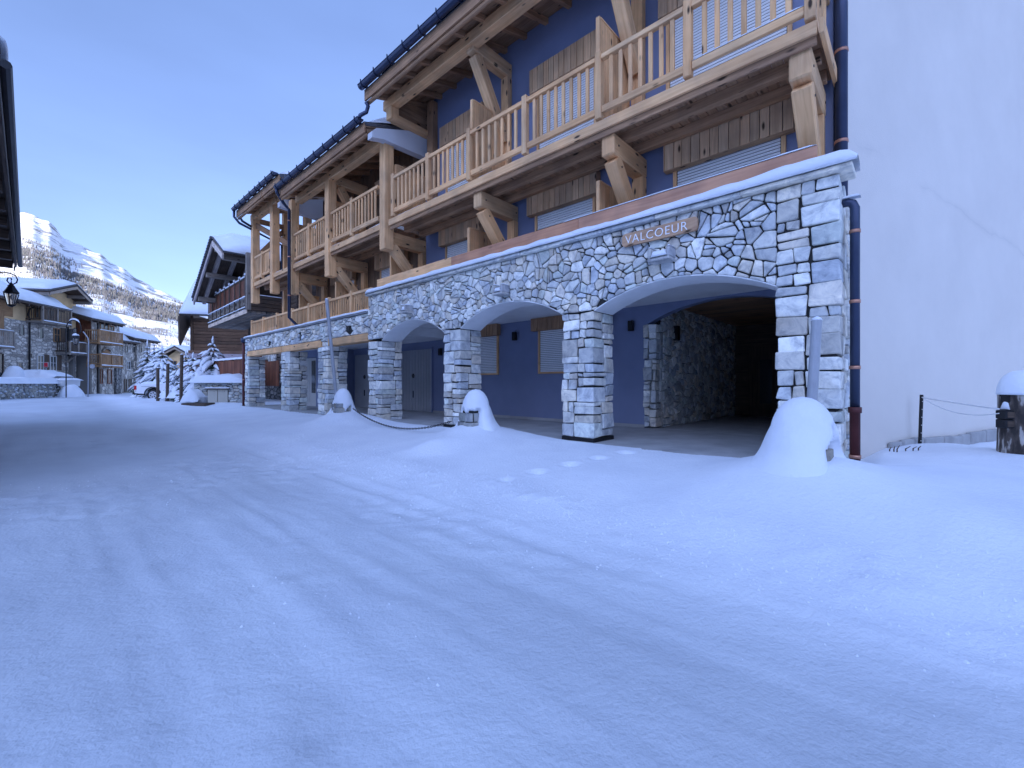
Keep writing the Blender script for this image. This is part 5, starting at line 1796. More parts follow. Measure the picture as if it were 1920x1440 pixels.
# chimney-like snow post and red fence below
mb = MB()
for k in range(12): FC.box(mb, -.9 + k * .2, -.72 + k * .2, 1.2, 1.24, .9, 2.2, board_tint(g, .7, 1.2))
mb.build('red_boards', M['wood_red'], CH)

# ------------------------------------------------------------------ barn beyond it
bn = at(338, 720, 33)
FB = Frame((bn.x, bn.y), (1, 0.25), (-0.25, 1))
BA = thing('log_barn', 'small brown log barn with a steep snow covered roof', 'barn', FB.W(1.5, 2, 0))
mb = MB()
z = 2.6
while z < 6.1:
    FB.box(mb, .45, 4.5, .6 + g.uniform(0, .03), .8, z, z + .24, board_tint(g, .6, 1.5)); z += .25
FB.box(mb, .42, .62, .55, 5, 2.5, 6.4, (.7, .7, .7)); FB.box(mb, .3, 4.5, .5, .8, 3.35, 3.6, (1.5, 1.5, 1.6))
mb.build('log_wall', M['wood_brown'], BA, bevel=.02)
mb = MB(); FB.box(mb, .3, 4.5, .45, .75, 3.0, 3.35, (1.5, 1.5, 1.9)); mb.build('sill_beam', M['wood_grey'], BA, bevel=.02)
mb = MB(); FB.box(mb, .5, 4.5, .8, 5, -.3, 2.5); mb.build('base_wall', M['far_stone_dk'], BA)
FBr = Frame(FB.o, FB.n, -FB.d)   # roof section runs into depth
for nm, t0, t1, mt in (('roof', 0, .1, 'wood_old'), ('slates', .105, .17, 'tile')):
    mb = MB()
    a = FB.W(.05, -.3, 6.15); ax_ = (FB.n * 1.0 + UP * 1.12).normalized(); az_ = ax_.cross(FB.d) * -1
    if az_.z < 0: az_ = -az_
    mb.obox(a + FB.d * 2.4 + ax_ * 2.15 + az_ * (t0 + t1) / 2, FB.d, ax_, az_, 2.4, 2.15, (t1 - t0) / 2)
    o = mb.build(nm, M[mt], BA if nm == 'roof' else rfb)
    if nm == 'roof': rfb = o
mb = MB(); roof_snow(mb, (-.3, 6.15), (2.55, 9.35), -4.75, -.1, .17, .45, sd=75, fr=Frame(FB.W(0, 0, 0), FB.n, -FB.d)); mb.build('roof_snow', M['snow'], rfb, smooth=True)
mb = MB(); FB.box(mb, .0, .08, -.35, 2.6, 5.5, 6.1); mb.prism([FB.W(.0, -.38, 5.95), FB.W(.0, 2.5, 9.0), FB.W(.0, 2.5, 8.3), FB.W(.0, 1.2, 5.4), FB.W(0, -.1, 3.9), FB.W(0, -.3, 4.2)], FB.d * .09); mb.build('gable_board', M['wood_old'], BA)

# ------------------------------------------------------------------ stone bin shelter
bs = at(409, 757, 21.6)
FS = Frame((bs.x, bs.y), (1, 0.06), (-0.06, 1))
SH = thing('bin_shelter', 'low stone bin shelter with two beige doors under deep snow', 'bin shelter', FS.W(0, .6, 0))
mb = MB(); FS.box(mb, -1.15, 1.15, .05, 1.4, -.3, 1.05); mb.build('core', M['mortar'], SH)
mb = MB(); st = rubble((-1.17, 1.17, -.3, 1.08), ((.15, .2), (.1, .5), (.06, .7)), g, holes=[(-.52, .48, -.4, .76)], tries=900, aniso=1.6, dim=.8)
emit_stones(mb, st, lambda u, z, h: FS.W(u, .05 - h, z), g)
st = rubble((0, 1.4, -.3, 1.08), ((.15, .2), (.1, .5), (.06, .7)), g, tries=500, aniso=1.6, dim=.8)
emit_stones(mb, st, lambda u, z, h: FS.W(1.15 + h, u, z), g); mb.build('stones', M['stone'], SH)
for a in (-.49, .0):
    mb = MB(); FS.box(mb, a, a + .46, -.02, .05, .08, .72); d_ = mb.build('door', M['beige'], SH, bevel=.008)
    mb = MB(); FS.box(mb, a + .14, a + .32, -.045, -.02, .62, .66); mb.build('handle', M['beige'], d_, bevel=.004)
mb = MB(); FS.box(mb, -.6, .56, -.10, .04, .74, .79); mb.build('door_hood', M['wood_grey'], SH)
snow_strip(FS, -.62, .58, -.12, .03, .79, .06, g, parent=SH, sd=81)
snow_strip(FS, -1.35, 1.3, -.22, 1.55, 1.06, .42, g, parent=SH, sd=82, edge=.7, nv=14)
# timber kerb at its foot
t = thing('timber_planter', 'dark timber edged planter box under snow beside the bins', 'planter', at(370, 762, 20.2))
mb = MB(); p = at(372, 761, 20.3); mb.obox((p.x, p.y, p.z + .02), (1, .02, 0), (-.02, 1, 0), UP, .55, .35, .12); mb.build('edging', M['wood_old'], t, bevel=.02)
mb = MB(); p = at(378, 750, 20.4); mb.obox(p, (1, .1, 0), (-.1, 1, 0), UP, .2, .14, .13, (.4, .42, .45), .03, g); mb.build('stone', M['stone'], t, bevel=.03)
p = at(362, 757, 20.35); snow_strip(Frame((p.x, p.y), (1, 0), (0, 1)), -.42, .38, -.25, .45, p.z + .1, .62, g, parent=t, sd=84, edge=.35, nv=12)

# three dark poles
for (xb, yb, xt, yt, Y, lab) in ((296, 757, 296, 690, 24.5, 'leftmost of three dark poles, shortest, next to the pickup wheel'), (313, 758, 315, 682, 24.0, 'middle one of three dark poles before the snowy firs'), (339, 761, 341, 665, 23.0, 'tallest dark pole, right of the three before the firs')):
    a = at(xb, yb, Y); b_ = at(xt, yt, Y)
    pole(lab, a - V((0, 0, .2)), b_, .075, 'wooden_pole', 'wood_old', 'pole', 'dark poles in front of the firs')

# low rubble border under the firs
a = at(298, 757, 24.2); b_ = at(345, 760, 23.2)
FW = Frame((a.x, a.y), (b_ - a).to_2d(), V((-(b_ - a).y, (b_ - a).x)))
BW = thing('rubble_border', 'low snowed over rubble border behind the dark poles', 'stone border', a)
mb = MB()
for k in range(46):
    u = g.uniform(0, 1.5); mb.obox(FW.W(u, .25 + g.uniform(0, .5), a.z + g.uniform(0, .42)), V((1, g.uniform(-.4, .4), 0)).normalized(), V((0, 1, 0)), UP, g.uniform(.06, .16), .12, g.uniform(.05, .1), stone_col(g, .6), .03, g)
mb.build('stones', M['stone'], BW, bevel=.02)
snow_strip(FW, -.1, 1.6, .0, 1.4, a.z + .32, .35, g, parent=BW, sd=86, edge=.3, nv=12)

# ------------------------------------------------------------------ firs under snow
def fir(label, x, y, z, h, rad, g, group=None, n_tier=11, gap=False):
    t = thing('fir_tree', label, 'fir', (x, y, z), group)
    mb = MB(); mb.tube([(x, y, z - .3), (x, y, z + h * .6), (x, y, z + h)], [.09 * h / 4, .05 * h / 4, .01], 8); mb.build('trunk', M['bark'], t)
    fo = MB(); sn = MB()
    for i in range(n_tier):
        f = (i + .3) / n_tier
        zz = z + h * (0.04 + .92 * f)
        L0 = rad * (1 - f) ** .85 + .10
        nb = max(6, int(17 * (1 - f) + 5))
        off = g.uniform(0, 6.28)
        for k in range(nb):
            a = off + 2 * math.pi * k / nb + g.uniform(-.25, .25)
            L = L0 * g.uniform(.5, 1.22)
            d = V((math.cos(a), math.sin(a), 0)); s_ = V((-d.y, d.x, 0))
            drop = L * g.uniform(.2, .85)
            p0 = V((x, y, zz + g.uniform(-.1, .1) * h / n_tier)); rise = L * .12
            P = lambda q: p0 + d * (L * q) + UP * (rise * math.sin(q * 2.2) - drop * q * q)
            # twig fans: many short needle blades hanging off the branch
            w = L * .27
            for q in range(9):
                qq = .12 + .88 * q / 8
                c = P(qq); ww = w * (1.15 - .75 * qq) * g.uniform(.7, 1.2)
                for sgn in (-1, 1):
                    tip = c + s_ * sgn * ww + d * ww * .55 - UP * ww * g.uniform(.25, .75)
                    wd = d * (L * .05)
                    fo.raw([c - wd, c + wd, tip, c - UP * L * .05], [(0, 1, 2), (1, 3, 2), (3, 0, 2)], tuple([g.uniform(.6, 1.5)] * 3))
            fo.tube([P(0), P(.5), P(1.0)], [.03, .02, .006], 4)
            if g.random() < .93:
                # pillow of snow on the branch
                ns = 7; na = 8
                q0 = g.uniform(.08, .3) if not gap else g.uniform(.1, .4); q1 = g.uniform(.92, 1.06)
                vs_ = []
                for i2 in range(ns + 1):
                    q = q0 + (q1 - q0) * i2 / ns
                    e = math.sin(math.pi * min(max(i2 / ns, .02), .98)) ** .55
                    c = P(q) + UP * .02
                    hw = w * .80 * e * (1.2 - .55 * q) * g.uniform(.8, 1.15); hh_ = (.055 + L * .085) * e * g.uniform(.8, 1.2)
                    for j in range(na):
                        an = 2 * math.pi * j / na
                        vs_.append(c + s_ * hw * math.cos(an) + UP * (hh_ * (math.sin(an) if math.sin(an) > 0 else math.sin(an) * .25)) - UP * (hw * .35 * abs(math.cos(an))))
                fs = [(i2 * na + j, i2 * na + (j + 1) % na, (i2 + 1) * na + (j + 1) % na, (i2 + 1) * na + j) for i2 in range(ns) for j in range(na)]
                fs.append(tuple(range(na))[::-1]); fs.append(tuple(range(ns * na, ns * na + na)))
                sn.raw(vs_, fs)
    sn.tube([(x, y, z + h * .93), (x, y, z + h * 1.0), (x + .01, y, z + h * 1.06)], [.05, .06, .01], 8)
    fo.build('foliage', M['needle'], t)
    sn.build('snow', M['snow'], t, smooth=True)
    return t


p = at(399, 757, 24.6); fir('snow laden fir behind the bin shelter, with bent snowy boughs', p.x, p.y, -.0, 3.5, 2.05, g, 'snow laden firs', 13)
p = at(362, 757, 25.4); fir('small bushy snow laden fir just left of the bin shelter', p.x, p.y, -.0, 2.7, 1.45, g, 'snow laden firs', 10)
p = at(349, 757, 27.5); fir('wide low snow covered fir behind the tallest dark pole', p.x, p.y, .0, 3.0, 1.6, g, 'snow laden firs', 11)
p = at(304, 757, 33); fir('broad snowy fir rising behind the white pickup bed', p.x, p.y, .0, 3.7, 2.2, g, 'snow laden firs', 13)
p = at(276, 757, 38); fir('dark tall fir beside the end of the stone house row', p.x, p.y, .0, 4.6, 1.2, g, 'snow laden firs', 12)
p = at(289, 757, 52); fir('distant single fir standing above the others against the shaded snow field', p.x, p.y, 1.0, 5.6, 1.1, g, 'snow laden firs', 12)

# crumbs of snow thrown up by the plough and wheels
gc = random.Random(97)
mb = MB()
cx_ = []
for k in range(9000):
    if gc.random() < .8:
        s__ = gc.uniform(-4.5, 14); q__ = gc.gauss(2.9, .35)
    else:
        s__ = gc.uniform(-3.5, 10); q__ = gc.uniform(3.2, 7.6)
        if float(fbm(s__ * .5, q__ * 1.3, 3, 501)) < .02: continue
    x = 3.875 - .7355 * s__ - .6777 * q__; y = 5.166 + .6777 * s__ - .7355 * q__
    if y < .9: continue
    cx_.append((x, y))
zz_ = ground_z(np.array([p[0] for p in cx_]), np.array([p[1] for p in cx_]))
for (x, y), z in zip(cx_, zz_):
    r_ = gc.choice((.004, .005, .006, .007, .009, .013)) * gc.uniform(.7, 1.2)
    P = [V((x, y, z)) + V((gc.uniform(-1, 1), gc.uniform(-1, 1), gc.uniform(-.4, .9))) * r_ for _ in range(4)]
    c = sum(P, V((0, 0, 0))) / 4
    top_ = V((x, y, z + r_ * .8)); ring = [V((x + r_ * math.cos(a) * gc.uniform(.7, 1.3), y + r_ * math.sin(a) * gc.uniform(.7, 1.3), z - .004)) for a in (0, 1.3, 2.5, 3.9, 5.1)]
    mb.raw(ring + [top_ + V((gc.uniform(-.4, .4) * r_, gc.uniform(-.4, .4) * r_, 0))], [(i, (i + 1) % 5, 5) for i in range(5)])
o = mb.build('snow_crumbs', M['snow'], None); tag(o, 'loose crumbs of snow along the ploughed road edge', 'snow crumbs', kind='stuff')

# red board fence between firs and arcade
fa = at(342, 700, 27.5); fb = at(462, 700, 22.0)
FR = Frame((fa.x, fa.y), (fb - fa).to_2d(), V((-(fb - fa).y, (fb - fa).x)))
FT = thing('board_fence', 'red brown board fence with snow on top behind the firs', 'fence', FR.W(2, 0, 0))
mb = MB(); u = 0; Lf = (fb - fa).length
while u < Lf:
    FR.box(mb, u, u + .16, 0, .03, .2, 2.25 + .04 * math.sin(u * 9), board_tint(g, .6, 1.25)); u += .175
mb.build('boards', M['wood_red'], FT)
u = .3
while u < Lf:
    mb = MB(); FR.box(mb, u, u + .1, .035, .13, -.2, 2.35); mb.build('fence_post', M['wood_old'], FT); u += 1.4
snow_strip(FR, 0, Lf, -.04, .08, 2.28, .1, g, parent=FT, sd=88)

# ------------------------------------------------------------------ white pickup
g = random.Random(41)
pk_ = at(252, 742, 29.6)
PT = thing('pickup_truck', 'white pickup parked at the road end, rear end with red lamp showing', 'pickup', (pk_.x + 2.6, pk_.y, -.1), rotz=R(8))
FP = Frame((pk_.x, pk_.y), (math.cos(R(8)), math.sin(R(8))), (-math.sin(R(8)), math.cos(R(8))))
zg = -.12
def prof_solid(mb, prof, v0, v1, c=(1, 1, 1)):
    mb.prism([FP.W(u, v0, zg + z) for u, z in prof], FP.n * (v1 - v0), c)
# side profile with wheel arches cut in
def arch(cx, r_, z0, n=9):
    return [(cx - r_ * math.cos(math.pi * k / n), z0 + r_ * math.sin(math.pi * k / n)) for k in range(n + 1)]
low = [(0.0, .62), (.02, .50), (.62, .45)] + arch(1.12, .46, .40) + [(1.75, .36), (3.55, .36)] + arch(4.25, .46, .40) + [(4.95, .42), (5.2, .5)]
up_ = [(5.2, .85), (5.1, 1.0), (4.1, 1.12), (3.95, 1.14), (1.95, 1.14), (1.9, 1.12), (.06, 1.12), (0.0, 1.05)]
mb = MB(); prof_solid(mb, low + up_, 0, .12); prof_solid(mb, low + up_, 1.66, 1.78)
prof_solid(mb, [(1.95, .4), (5.15, .45), (5.2, .85), (5.1, 1.0), (4.1, 1.12), (1.95, 1.14)], .121, 1.659); prof_solid(mb, [(.0, .5), (1.95, .5), (1.95, .62), (.0, .62)], .121, 1.659); prof_solid(mb, [(0, .62), (.06, .62), (.06, 1.1), (0, 1.08)], .121, 1.659)
body = mb.build('body', M['car_white'], PT, bevel=.02, seg=2)
mb = MB(); prof_solid(mb, [(1.95, 1.142), (4.05, 1.142), (3.45, 1.72), (3.2, 1.78), (2.2, 1.78), (2.0, 1.7)], .1, 1.68); cab = mb.build('cab', M['car_white'], PT, bevel=.05, seg=2)
mb = MB(); mb.prism([FP.W(u, .085, zg + z) for u, z in ((2.15, 1.2), (3.8, 1.2), (3.38, 1.66), (2.2, 1.66))], FP.n * .014); mb.build('side_window', M['glass'], cab)
for cx in (1.12, 4.25):
    for v in (.02, 1.54):
        mb = MB(); mb.tube([FP.W(cx, v, zg + .38), FP.W(cx, v + .22, zg + .38)], .385, 24); wh = mb.build('wheel', M['rubber'], PT, bevel=.03, seg=2)
        mb = MB(); s_ = -.012 if v < 1 else .222
        mb.tube([FP.W(cx, v + s_, zg + .38), FP.W(cx, v + s_ + .014, zg + .38)], .24, 20); r__ = mb.build('rim', M['alloy'], wh)
        if v < 1:
            mb = MB()
            for k in range(6):
                a = k * math.pi / 3 + .3
                c = FP.W(cx + .145 * math.cos(a), v - .016, zg + .38 + .145 * math.sin(a)); mb.tube([c, c + FP.n * .006], .045, 8)
            mb.build('hub_hole', M['black'], wh)
    # flared black arch
    mb = MB()
    pa = arch(cx, .50, .40, 12)
    for a, b_ in zip(pa[:-1], pa[1:]): mb.beam(FP.W(a[0], .01, zg + a[1]), FP.W(b_[0], .01, zg + b_[1]), .07, .07, FP.n)
    mb.build('wheel_arch', M['black'], PT)
mb = MB(); FP.box(mb, -.03, .14, -.012, .1, zg + .72, zg + 1.02); mb.build('tail_lamp', M['tail_red'], PT, bevel=.02)
mb = MB(); FP.box(mb, -.025, .12, -.014, .1, zg + .56, zg + .715); mb.build('reverse_lamp', M['door_white'], PT, bevel=.02)
mb = MB(); FP.box(mb, -.14, .0, .0, 1.78, zg + .42, zg + .56); FP.box(mb, -.05, .7, .3, .4, zg + .36, zg + .44); mb.build('bumper', M['black'], PT, bevel=.02)
mb = MB(); FP.box(mb, .42, .95, -.006, -.001, zg + .93, zg + .965); mb.build('badge', M['galv'], PT)
snow_strip(FP, .05, 1.9, .1, 1.7, zg + 1.0, .3, g, parent=PT, sd=91, edge=.3, nv=10)
snow_strip(FP, 2.1, 3.4, .15, 1.62, zg + 1.77, .22, g, parent=PT, sd=92, edge=.3, nv=10)

# ------------------------------------------------------------------ low stone wall with snow, left of the road
wa = at(-70, 764, 23.5); wb = at(114, 743, 32.5)
FL = Frame((wa.x, wa.y), (wb - wa).to_2d(), V((-(wb - wa).y, (wb - wa).x)))
LW = thing('garden_wall', 'low rough stone garden wall capped with thick snow on the left', 'wall', FL.W(4, 0, 0))
Lw = (wb - wa).length
mb = MB(); FL.box(mb, 0, Lw, .06, .7, -.6, 1.0); mb.build('core', M['mortar'], LW)
mb = MB(); st = rubble((0, Lw, -.5, 1.05), ((.26, .12), (.16, .3), (.1, .6), (.06, .6)), g, tries=2600, aniso=1.1, dim=.62)
emit_stones(mb, st, lambda u, z, h: FL.W(u, .06 - h * 1.8, z), g)
st = rubble((0, .7, -.5, 1.05), ((.18, .2), (.1, .5)), g, tries=400, dim=.62)
emit_stones(mb, st, lambda u, z, h: FL.W(Lw + h * 1.5, u, z), g)
mb.build('stones', M['stone'], LW)
snow_strip(FL, -.2, Lw + .18, -.22, 1.6, 1.02, .40, g, parent=LW, sd=94, edge=.5, nv=12)
mb = MB()
for k in range(60):
    u = g.uniform(0, Lw - .1); z = g.uniform(-.2, .95)
    mb.tube([FL.W(u, -.02, z - .04), FL.W(u + .02, -.08, z), FL.W(u + .06, -.03, z + .05)], [.03, g.uniform(.05, .10), .02], 6)
mb.build('clinging_snow', M['snow'], LW, smooth=True)
# snow heaps on and beside the wall, a buried car behind it
def heap(name, label, cat, c, rx, ry, h, sd, z0, lump=.25, mat='snow', n=30):
    t = None
    th = np.linspace(0, 1, n); an = np.linspace(0, 2 * math.pi, n + 1)[:-1]
    vs_ = []
    for i, q in enumerate(th):
        for a in an:
            k = 1 + lump * float(vnoise(math.cos(a) * 1.6 + 3, math.sin(a) * 1.6 + q * 2, sd))
            vs_.append((c.x + rx * q * k * math.cos(a), c.y + ry * q * k * math.sin(a), z0 + h * (max(0, 1 - q ** 2.6)) ** .8 * (1 + lump * .5 * float(vnoise(q * 3 * math.cos(a), q * 3 * math.sin(a), sd + 1)))))
    fs = [(i * n + j, (i + 1) * n + j, (i + 1) * n + (j + 1) % n, i * n + (j + 1) % n) for i in range(n - 1) for j in range(n)]
    mb = MB(); mb.raw(vs_, fs)
    o = mb.build(name, M[mat], None, smooth=True); tag(o, label, cat)
    return o
c = at(133, 742, 32.3); heap('snow_heap', 'rounded snow heap at the right end of the garden wall', 'snow heap', c, .78, .7, 1.05, 301, -.1)
c = at(27, 712, 31.5); heap('snow_heap', 'pointed snow heap on the garden wall, left of the buried car', 'snow heap', c, .75, .7, 1.5, 302, .85)
cc = at(85, 717, 32.5)
t = thing('buried_car', 'parked car buried under snow behind the garden wall', 'car', (cc.x, cc.y, 0))
FCR = Frame((cc.x, cc.y), (1, .1), (-.1, 1))
mb = MB(); mb.prism([FCR.W(u, -.7, z) for u, z in ((-1.6, .55), (1.7, .55), (1.75, 1.05), (1.1, 1.2), (.6, 1.58), (-.7, 1.58), (-1.2, 1.2), (-1.6, 1.1))], FCR.n * 1.5); mb.build('body', M['car_white'], t, bevel=.06, seg=2)
mb = MB(); mb.prism([FCR.W(u, -.72, z) for u, z in ((-.15, 1.18), (1.0, 1.18), (.58, 1.52), (-.1, 1.52))], FCR.n * .018); mb.build('side_window', M['glass'], t)
mb = MB()
for u in (-1.0, 1.1): mb.tube([FCR.W(u, -.72, .6), FCR.W(u, -.5, .6)], .32, 16)
mb.build('wheel', M['rubber'], t)
snow_strip(FCR, -1.9, 1.3, -.85, .85, 1.18, .62, g, parent=t, sd=96, edge=1.2, nv=14)
snow_strip(FCR, 1.2, 2.0, -.8, .8, .98, .2, g, parent=t, sd=97, edge=.3, nv=10)
t.location.z += 0.28

# ------------------------------------------------------------------ the row of stone houses
FH = Frame((-37.9, 37.0), (-0.1916, 0.981), (-0.981, -0.1916))


def px_win(fr, parent, x0, y0, x1, y1, v=0.0, name='window', shut=False, wood='wood_warm', arch_=False, recess=.14, mull=True):
    u0, za = fr.pix(x0, y0, v); u1, zb = fr.pix(x1, y1, v)
    u0b, zc = fr.pix(x0, y1, v)
    z0 = (zb + zc) / 2; z1 = (za + fr.pix(x1, y0, v)[1]) / 2
    win(fr, parent, u0, u1, z0, z1, v, name, shut, wood, mull)


def win(fr, parent, u0, u1, z0, z1, v=0.0, name='window', shut=False, wood='wood_warm', mull=True):
    mb = MB(); fr.box(mb, u0, u1, v - .02, v + .05, z0, z1); w = mb.build(name, M['glass'], parent)
    mb = MB(); t = .07
    fr.box(mb, u0 - t, u0, v - .06, v + .05, z0 - t, z1 + t); fr.box(mb, u1, u1 + t, v - .06, v + .05, z0 - t, z1 + t)
    fr.box(mb, u0, u1, v - .06, v + .05, z0 - t, z0); fr.box(mb, u0, u1, v - .06, v + .05, z1, z1 + t)
    if mull:
        um = (u0 + u1) / 2
        fr.box(mb, um - .03, um + .03, v - .045, v - .021, z0, z1); fr.box(mb, u0, um - .03, v - .045, v - .021, z0 + (z1 - z0) * .52, z0 + (z1 - z0) * .52 + .04); fr.box(mb, um + .03, u1, v - .045, v - .021, z0 + (z1 - z0) * .52, z0 + (z1 - z0) * .52 + .04)
    mb.build('frame', M[wood], w)
    if shut:
        for a in (u0 - .62, u1 + .1):
            mb = MB()
            for k in range(4): fr.box(mb, a + k * .13, a + k * .13 + .125, v - .07, v - .02, z0, z1, board_tint(g))
            mb.build('shutter', M[shut], w)
    return w


def gallery(fr, parent, u0, u1, v0, zb, zt, wood='wood_grey', panel='wood_warm', n=None, snowy=True):
    """projecting timber balcony: floor, posts, rails, boards"""
    mb = MB(); fr.box(mb, u0, u1, v0, 0, zb - .14, zb); bl = mb.build('balcony', M[wood], parent)
    mb = MB(); fr.box(mb, u0, u1, v0 - .03, v0 + .03, zt - .1, zt); fr.box(mb, u0, u1, v0 - .02, v0 + .02, zb + .06, zb + .16)
    fr.box(mb, u0, u0 + .06, v0 + .03, 0, zt - .1, zt); fr.box(mb, u0, u0 + .06, v0 + .03, 0, zb + .06, zb + .16)
    u = u0 + .1
    while u < u1 - .05:
        fr.box(mb, u, u + .09, v0 - .012, v0 + .012, zb + .16, zt - .1, board_tint(g)); u += .15
    v = v0 + .12
    while v < -.05:
        fr.box(mb, u0 + .02, u0 + .045, v, v + .05, zb + .16, zt - .1, board_tint(g)); v += .15
    mb.build('railing', M[panel], bl)
    k = max(2, int((u1 - u0) / 1.0))
    for i in range(k + 1):
        u = u0 + (u1 - u0) * i / k
        mb = MB(); fr.box(mb, u - .05, u + .05, v0 - .05, v0 + .05, zb - .2, zt + .05); mb.build('railing_post', M[wood], bl)
    if snowy: snow_strip(fr, u0, u1, v0 - .07, v0 + .07, zt, .06, g, parent=bl, sd=int(abs(zb * 13)) + 3)
    if snowy: snow_strip(fr, u0, u1, v0 - .1, v0 + .1, zb - .02, .09, g, parent=bl, sd=int(abs(zb * 11)) + 3)
    return bl


def wallq(mb, fr, u0, u1, v0, v1, z0, z1):
    mb.obox(fr.W((u0 + u1) / 2, (v0 + v1) / 2, (z0 + z1) / 2), fr.d, fr.n, UP, (u1 - u0) / 2, (v1 - v0) / 2, (z1 - z0) / 2)


# house with the ochre upper floor and cross gable
H1 = thing('ochre_house', 'stone house with ochre plaster top floor and gabled dormer balcony', 'house', FH.W(-3, 3, 0))
uR = FH.pix(143, 700)[0]; zs = FH.pix(60, 604)[1]
mb = MB(); wallq(mb, FH, -12, uR, 0, 8, -1, zs); mb.build('stone_wall', M['far_stone'], H1)
ze = FH.pix(97, 572)[1]
mb = MB(); wallq(mb, FH, -12, uR, .03, 8, zs, ze); mb.build('ochre_wall', M['plaster_ochre'], H1)
# main roof
def far_roof(fr, parent, u0, u1, ze, ov=1.0, depth=5.0, sl=.42, snow=.55, name='roof', back=True):
    ax = (fr.n + UP * sl).normalized(); az = (UP - fr.n * sl).normalized()
    L = (depth + ov) * math.hypot(1, sl)
    def slab(mb, t0, t1, a, b_, l0, l1, c=(1, 1, 1)):
        o = fr.W((a + b_) / 2, -ov, ze - ov * sl) + ax * ((l0 + l1) / 2) + az * ((t0 + t1) / 2)
        mb.obox(o, fr.d, ax, az, (b_ - a) / 2, (l1 - l0) / 2, (t1 - t0) / 2, c)
    mb = MB(); slab(mb, 0, .12, u0, u1, 0, L); rf = mb.build(name, M['wood_old'], parent)
    mb = MB(); slab(mb, .122, .2, u0 - .06, u1 + .06, -.06, L); mb.build('slates', M['tile'], rf)
    u = u0 + .15
    while u < u1:
        mb = MB(); slab(mb, -.16, -.002, u - .06, u + .06, .05, ov * 1.1); mb.build('rafter', M['wood_old'], rf); u += .8
    mb = MB(); roof_snow(mb, (0, 0), (1, 0), 0, 1, 0, 1, 24, int(abs(u0 * 7)) + 5)
    P = []
    for p in mb.v:
        r_ = V(p) - FC.o
        q = r_.dot(FC.d); v = r_.dot(FC.n)
        P.append(fr.W(u0 - .05 + (u1 - u0 + .1) * v, -ov, ze - ov * sl) + ax * (-.04 + L * q) + az * (.2 + p[2] * snow))
    mb.v = [tuple(p) for p in P]
    mb.build('roof_snow', M['snow'], rf, smooth=True)
    return rf
u97 = FH.pix(97, 600)[0]
far_roof(FH, H1, -12, u97 + .3, ze - .1, ov=1.1, sl=.36)
# cross gable
ug0 = FH.pix(72, 600)[0]; ug1 = uR; um = FH.pix(124, 600)[0] - .1
um = (ug0 + ug1) / 2 + .25
zpk = FH.pix(124, 533, -1.2)[1]; zge = FH.pix(158, 564, -1.2)[1]
mb = MB(); mb.prism([FH.W(u, .02, z) for u, z in ((ug0, ze - .3), (ug1, ze - .3), (ug1, zge + .15), (um, zpk - .3), (ug0, zge + .15))], FH.n * 6); mb.build('gable_wall', M['plaster_ochre'], H1)
def gable_roof(fr, parent, um, u0, u1, zp, ze, ov, depth, snow=.5, sd=5):
    mb = MB()
    for a in (u0, u1):
        mb.prism([fr.W(um, -ov, zp), fr.W(a, -ov, ze), fr.W(a, -ov, ze + .14), fr.W(um, -ov, zp + .14)], fr.n * (ov + depth))
    rf = mb.build('gable_roof', M['wood_old'], parent)
    mb = MB()
    for a in (u0, u1):
        s_ = .1 if a > um else -.1
        mb.prism([fr.W(um, -ov - .06, zp + .145), fr.W(a + s_, -ov - .06, ze + .10), fr.W(a + s_, -ov - .06, ze + .22), fr.W(um, -ov - .06, zp + .26)], fr.n * (ov + depth))
    mb.build('slates', M['tile'], rf)
    mb = MB()
    for a in (u0, u1):
        mb.prism([fr.W(um, -ov - .03, zp - .18), fr.W(a, -ov - .03, ze - .18), fr.W(a, -ov - .03, ze + .04), fr.W(um, -ov - .03, zp + .04)], fr.n * -.05, (1.4, 1.3, 1.2))
    mb.build('barge_board', M['wood_grey'], rf)
    for f, in ((.0,), (.55,), (-.55,), (.95,), (-.95,)):
        u = um + (u1 - um) * max(f, 0) + (um - u0) * min(f, 0); z = zp - (zp - ze) * abs(f)
        mb = MB(); fr.box(mb, u - .1, u + .1, -ov + .05, .1, z - .26, z - .02); mb.build('purlin', M['wood_grey'], rf)
    mb = MB()
    for a in (u0, u1):
        roof_snow(mb, (um, zp + .25), (a, ze + .2), -ov - .02, depth, .0, snow, 16, sd, fr)
    mb.build('roof_snow', M['snow'], rf, smooth=True)
    return rf
gable_roof(FH, H1, um - .2, ug0 - .7, ug1 - .15, zpk, zge, 1.25, 5, .4)
ub0, zb0 = FH.pix(80, 604, -1.1); ub1, zb1 = FH.pix(133, 604, -1.1)
gallery(FH, H1, ub0, ub1, -1.1, zb1 - .25, zb1 + .9, 'wood_grey', 'wood_old')
win(FH, H1, ub0 + .9, ub0 + 1.5, zb1 + .1, zb1 + 1.7, .02); win(FH, H1, ub0 + 1.9, ub0 + 2.6, zb1 - .1, zb1 + 1.75, .02)
px_win(FH, H1, 101, 617, 111, 640, shut=False); mb = MB(); u, z = FH.pix(113, 640); FH.box(mb, u, u + .5, -.06, -.01, z, z + 1.15); mb.build('shutter', M['wood_old'], H1)
for (a, b_, c, d_) in ((73, 616, 80, 634), (38, 610, 44, 628)):
    px_win(FH, H1, a, b_, c, d_, wood='far_stone', mull=False)
for (a, b_, c, d_) in ((70, 667, 80, 694), (94, 669, 104, 694)):
    px_win(FH, H1, a, b_, c, d_, wood='door_white')
    u, z = FH.pix(c + 1, d_); mb = MB(); FH.box(mb, u, u + .5, -.06, -.01, z, z + 1.25); mb.build('shutter', M['wood_old'], H1)
px_win(FH, H1, 33, 681, 41, 697, mull=False, wood='far_stone'); px_win(FH, H1, 54, 663, 59, 670, mull=False, wood='far_stone')
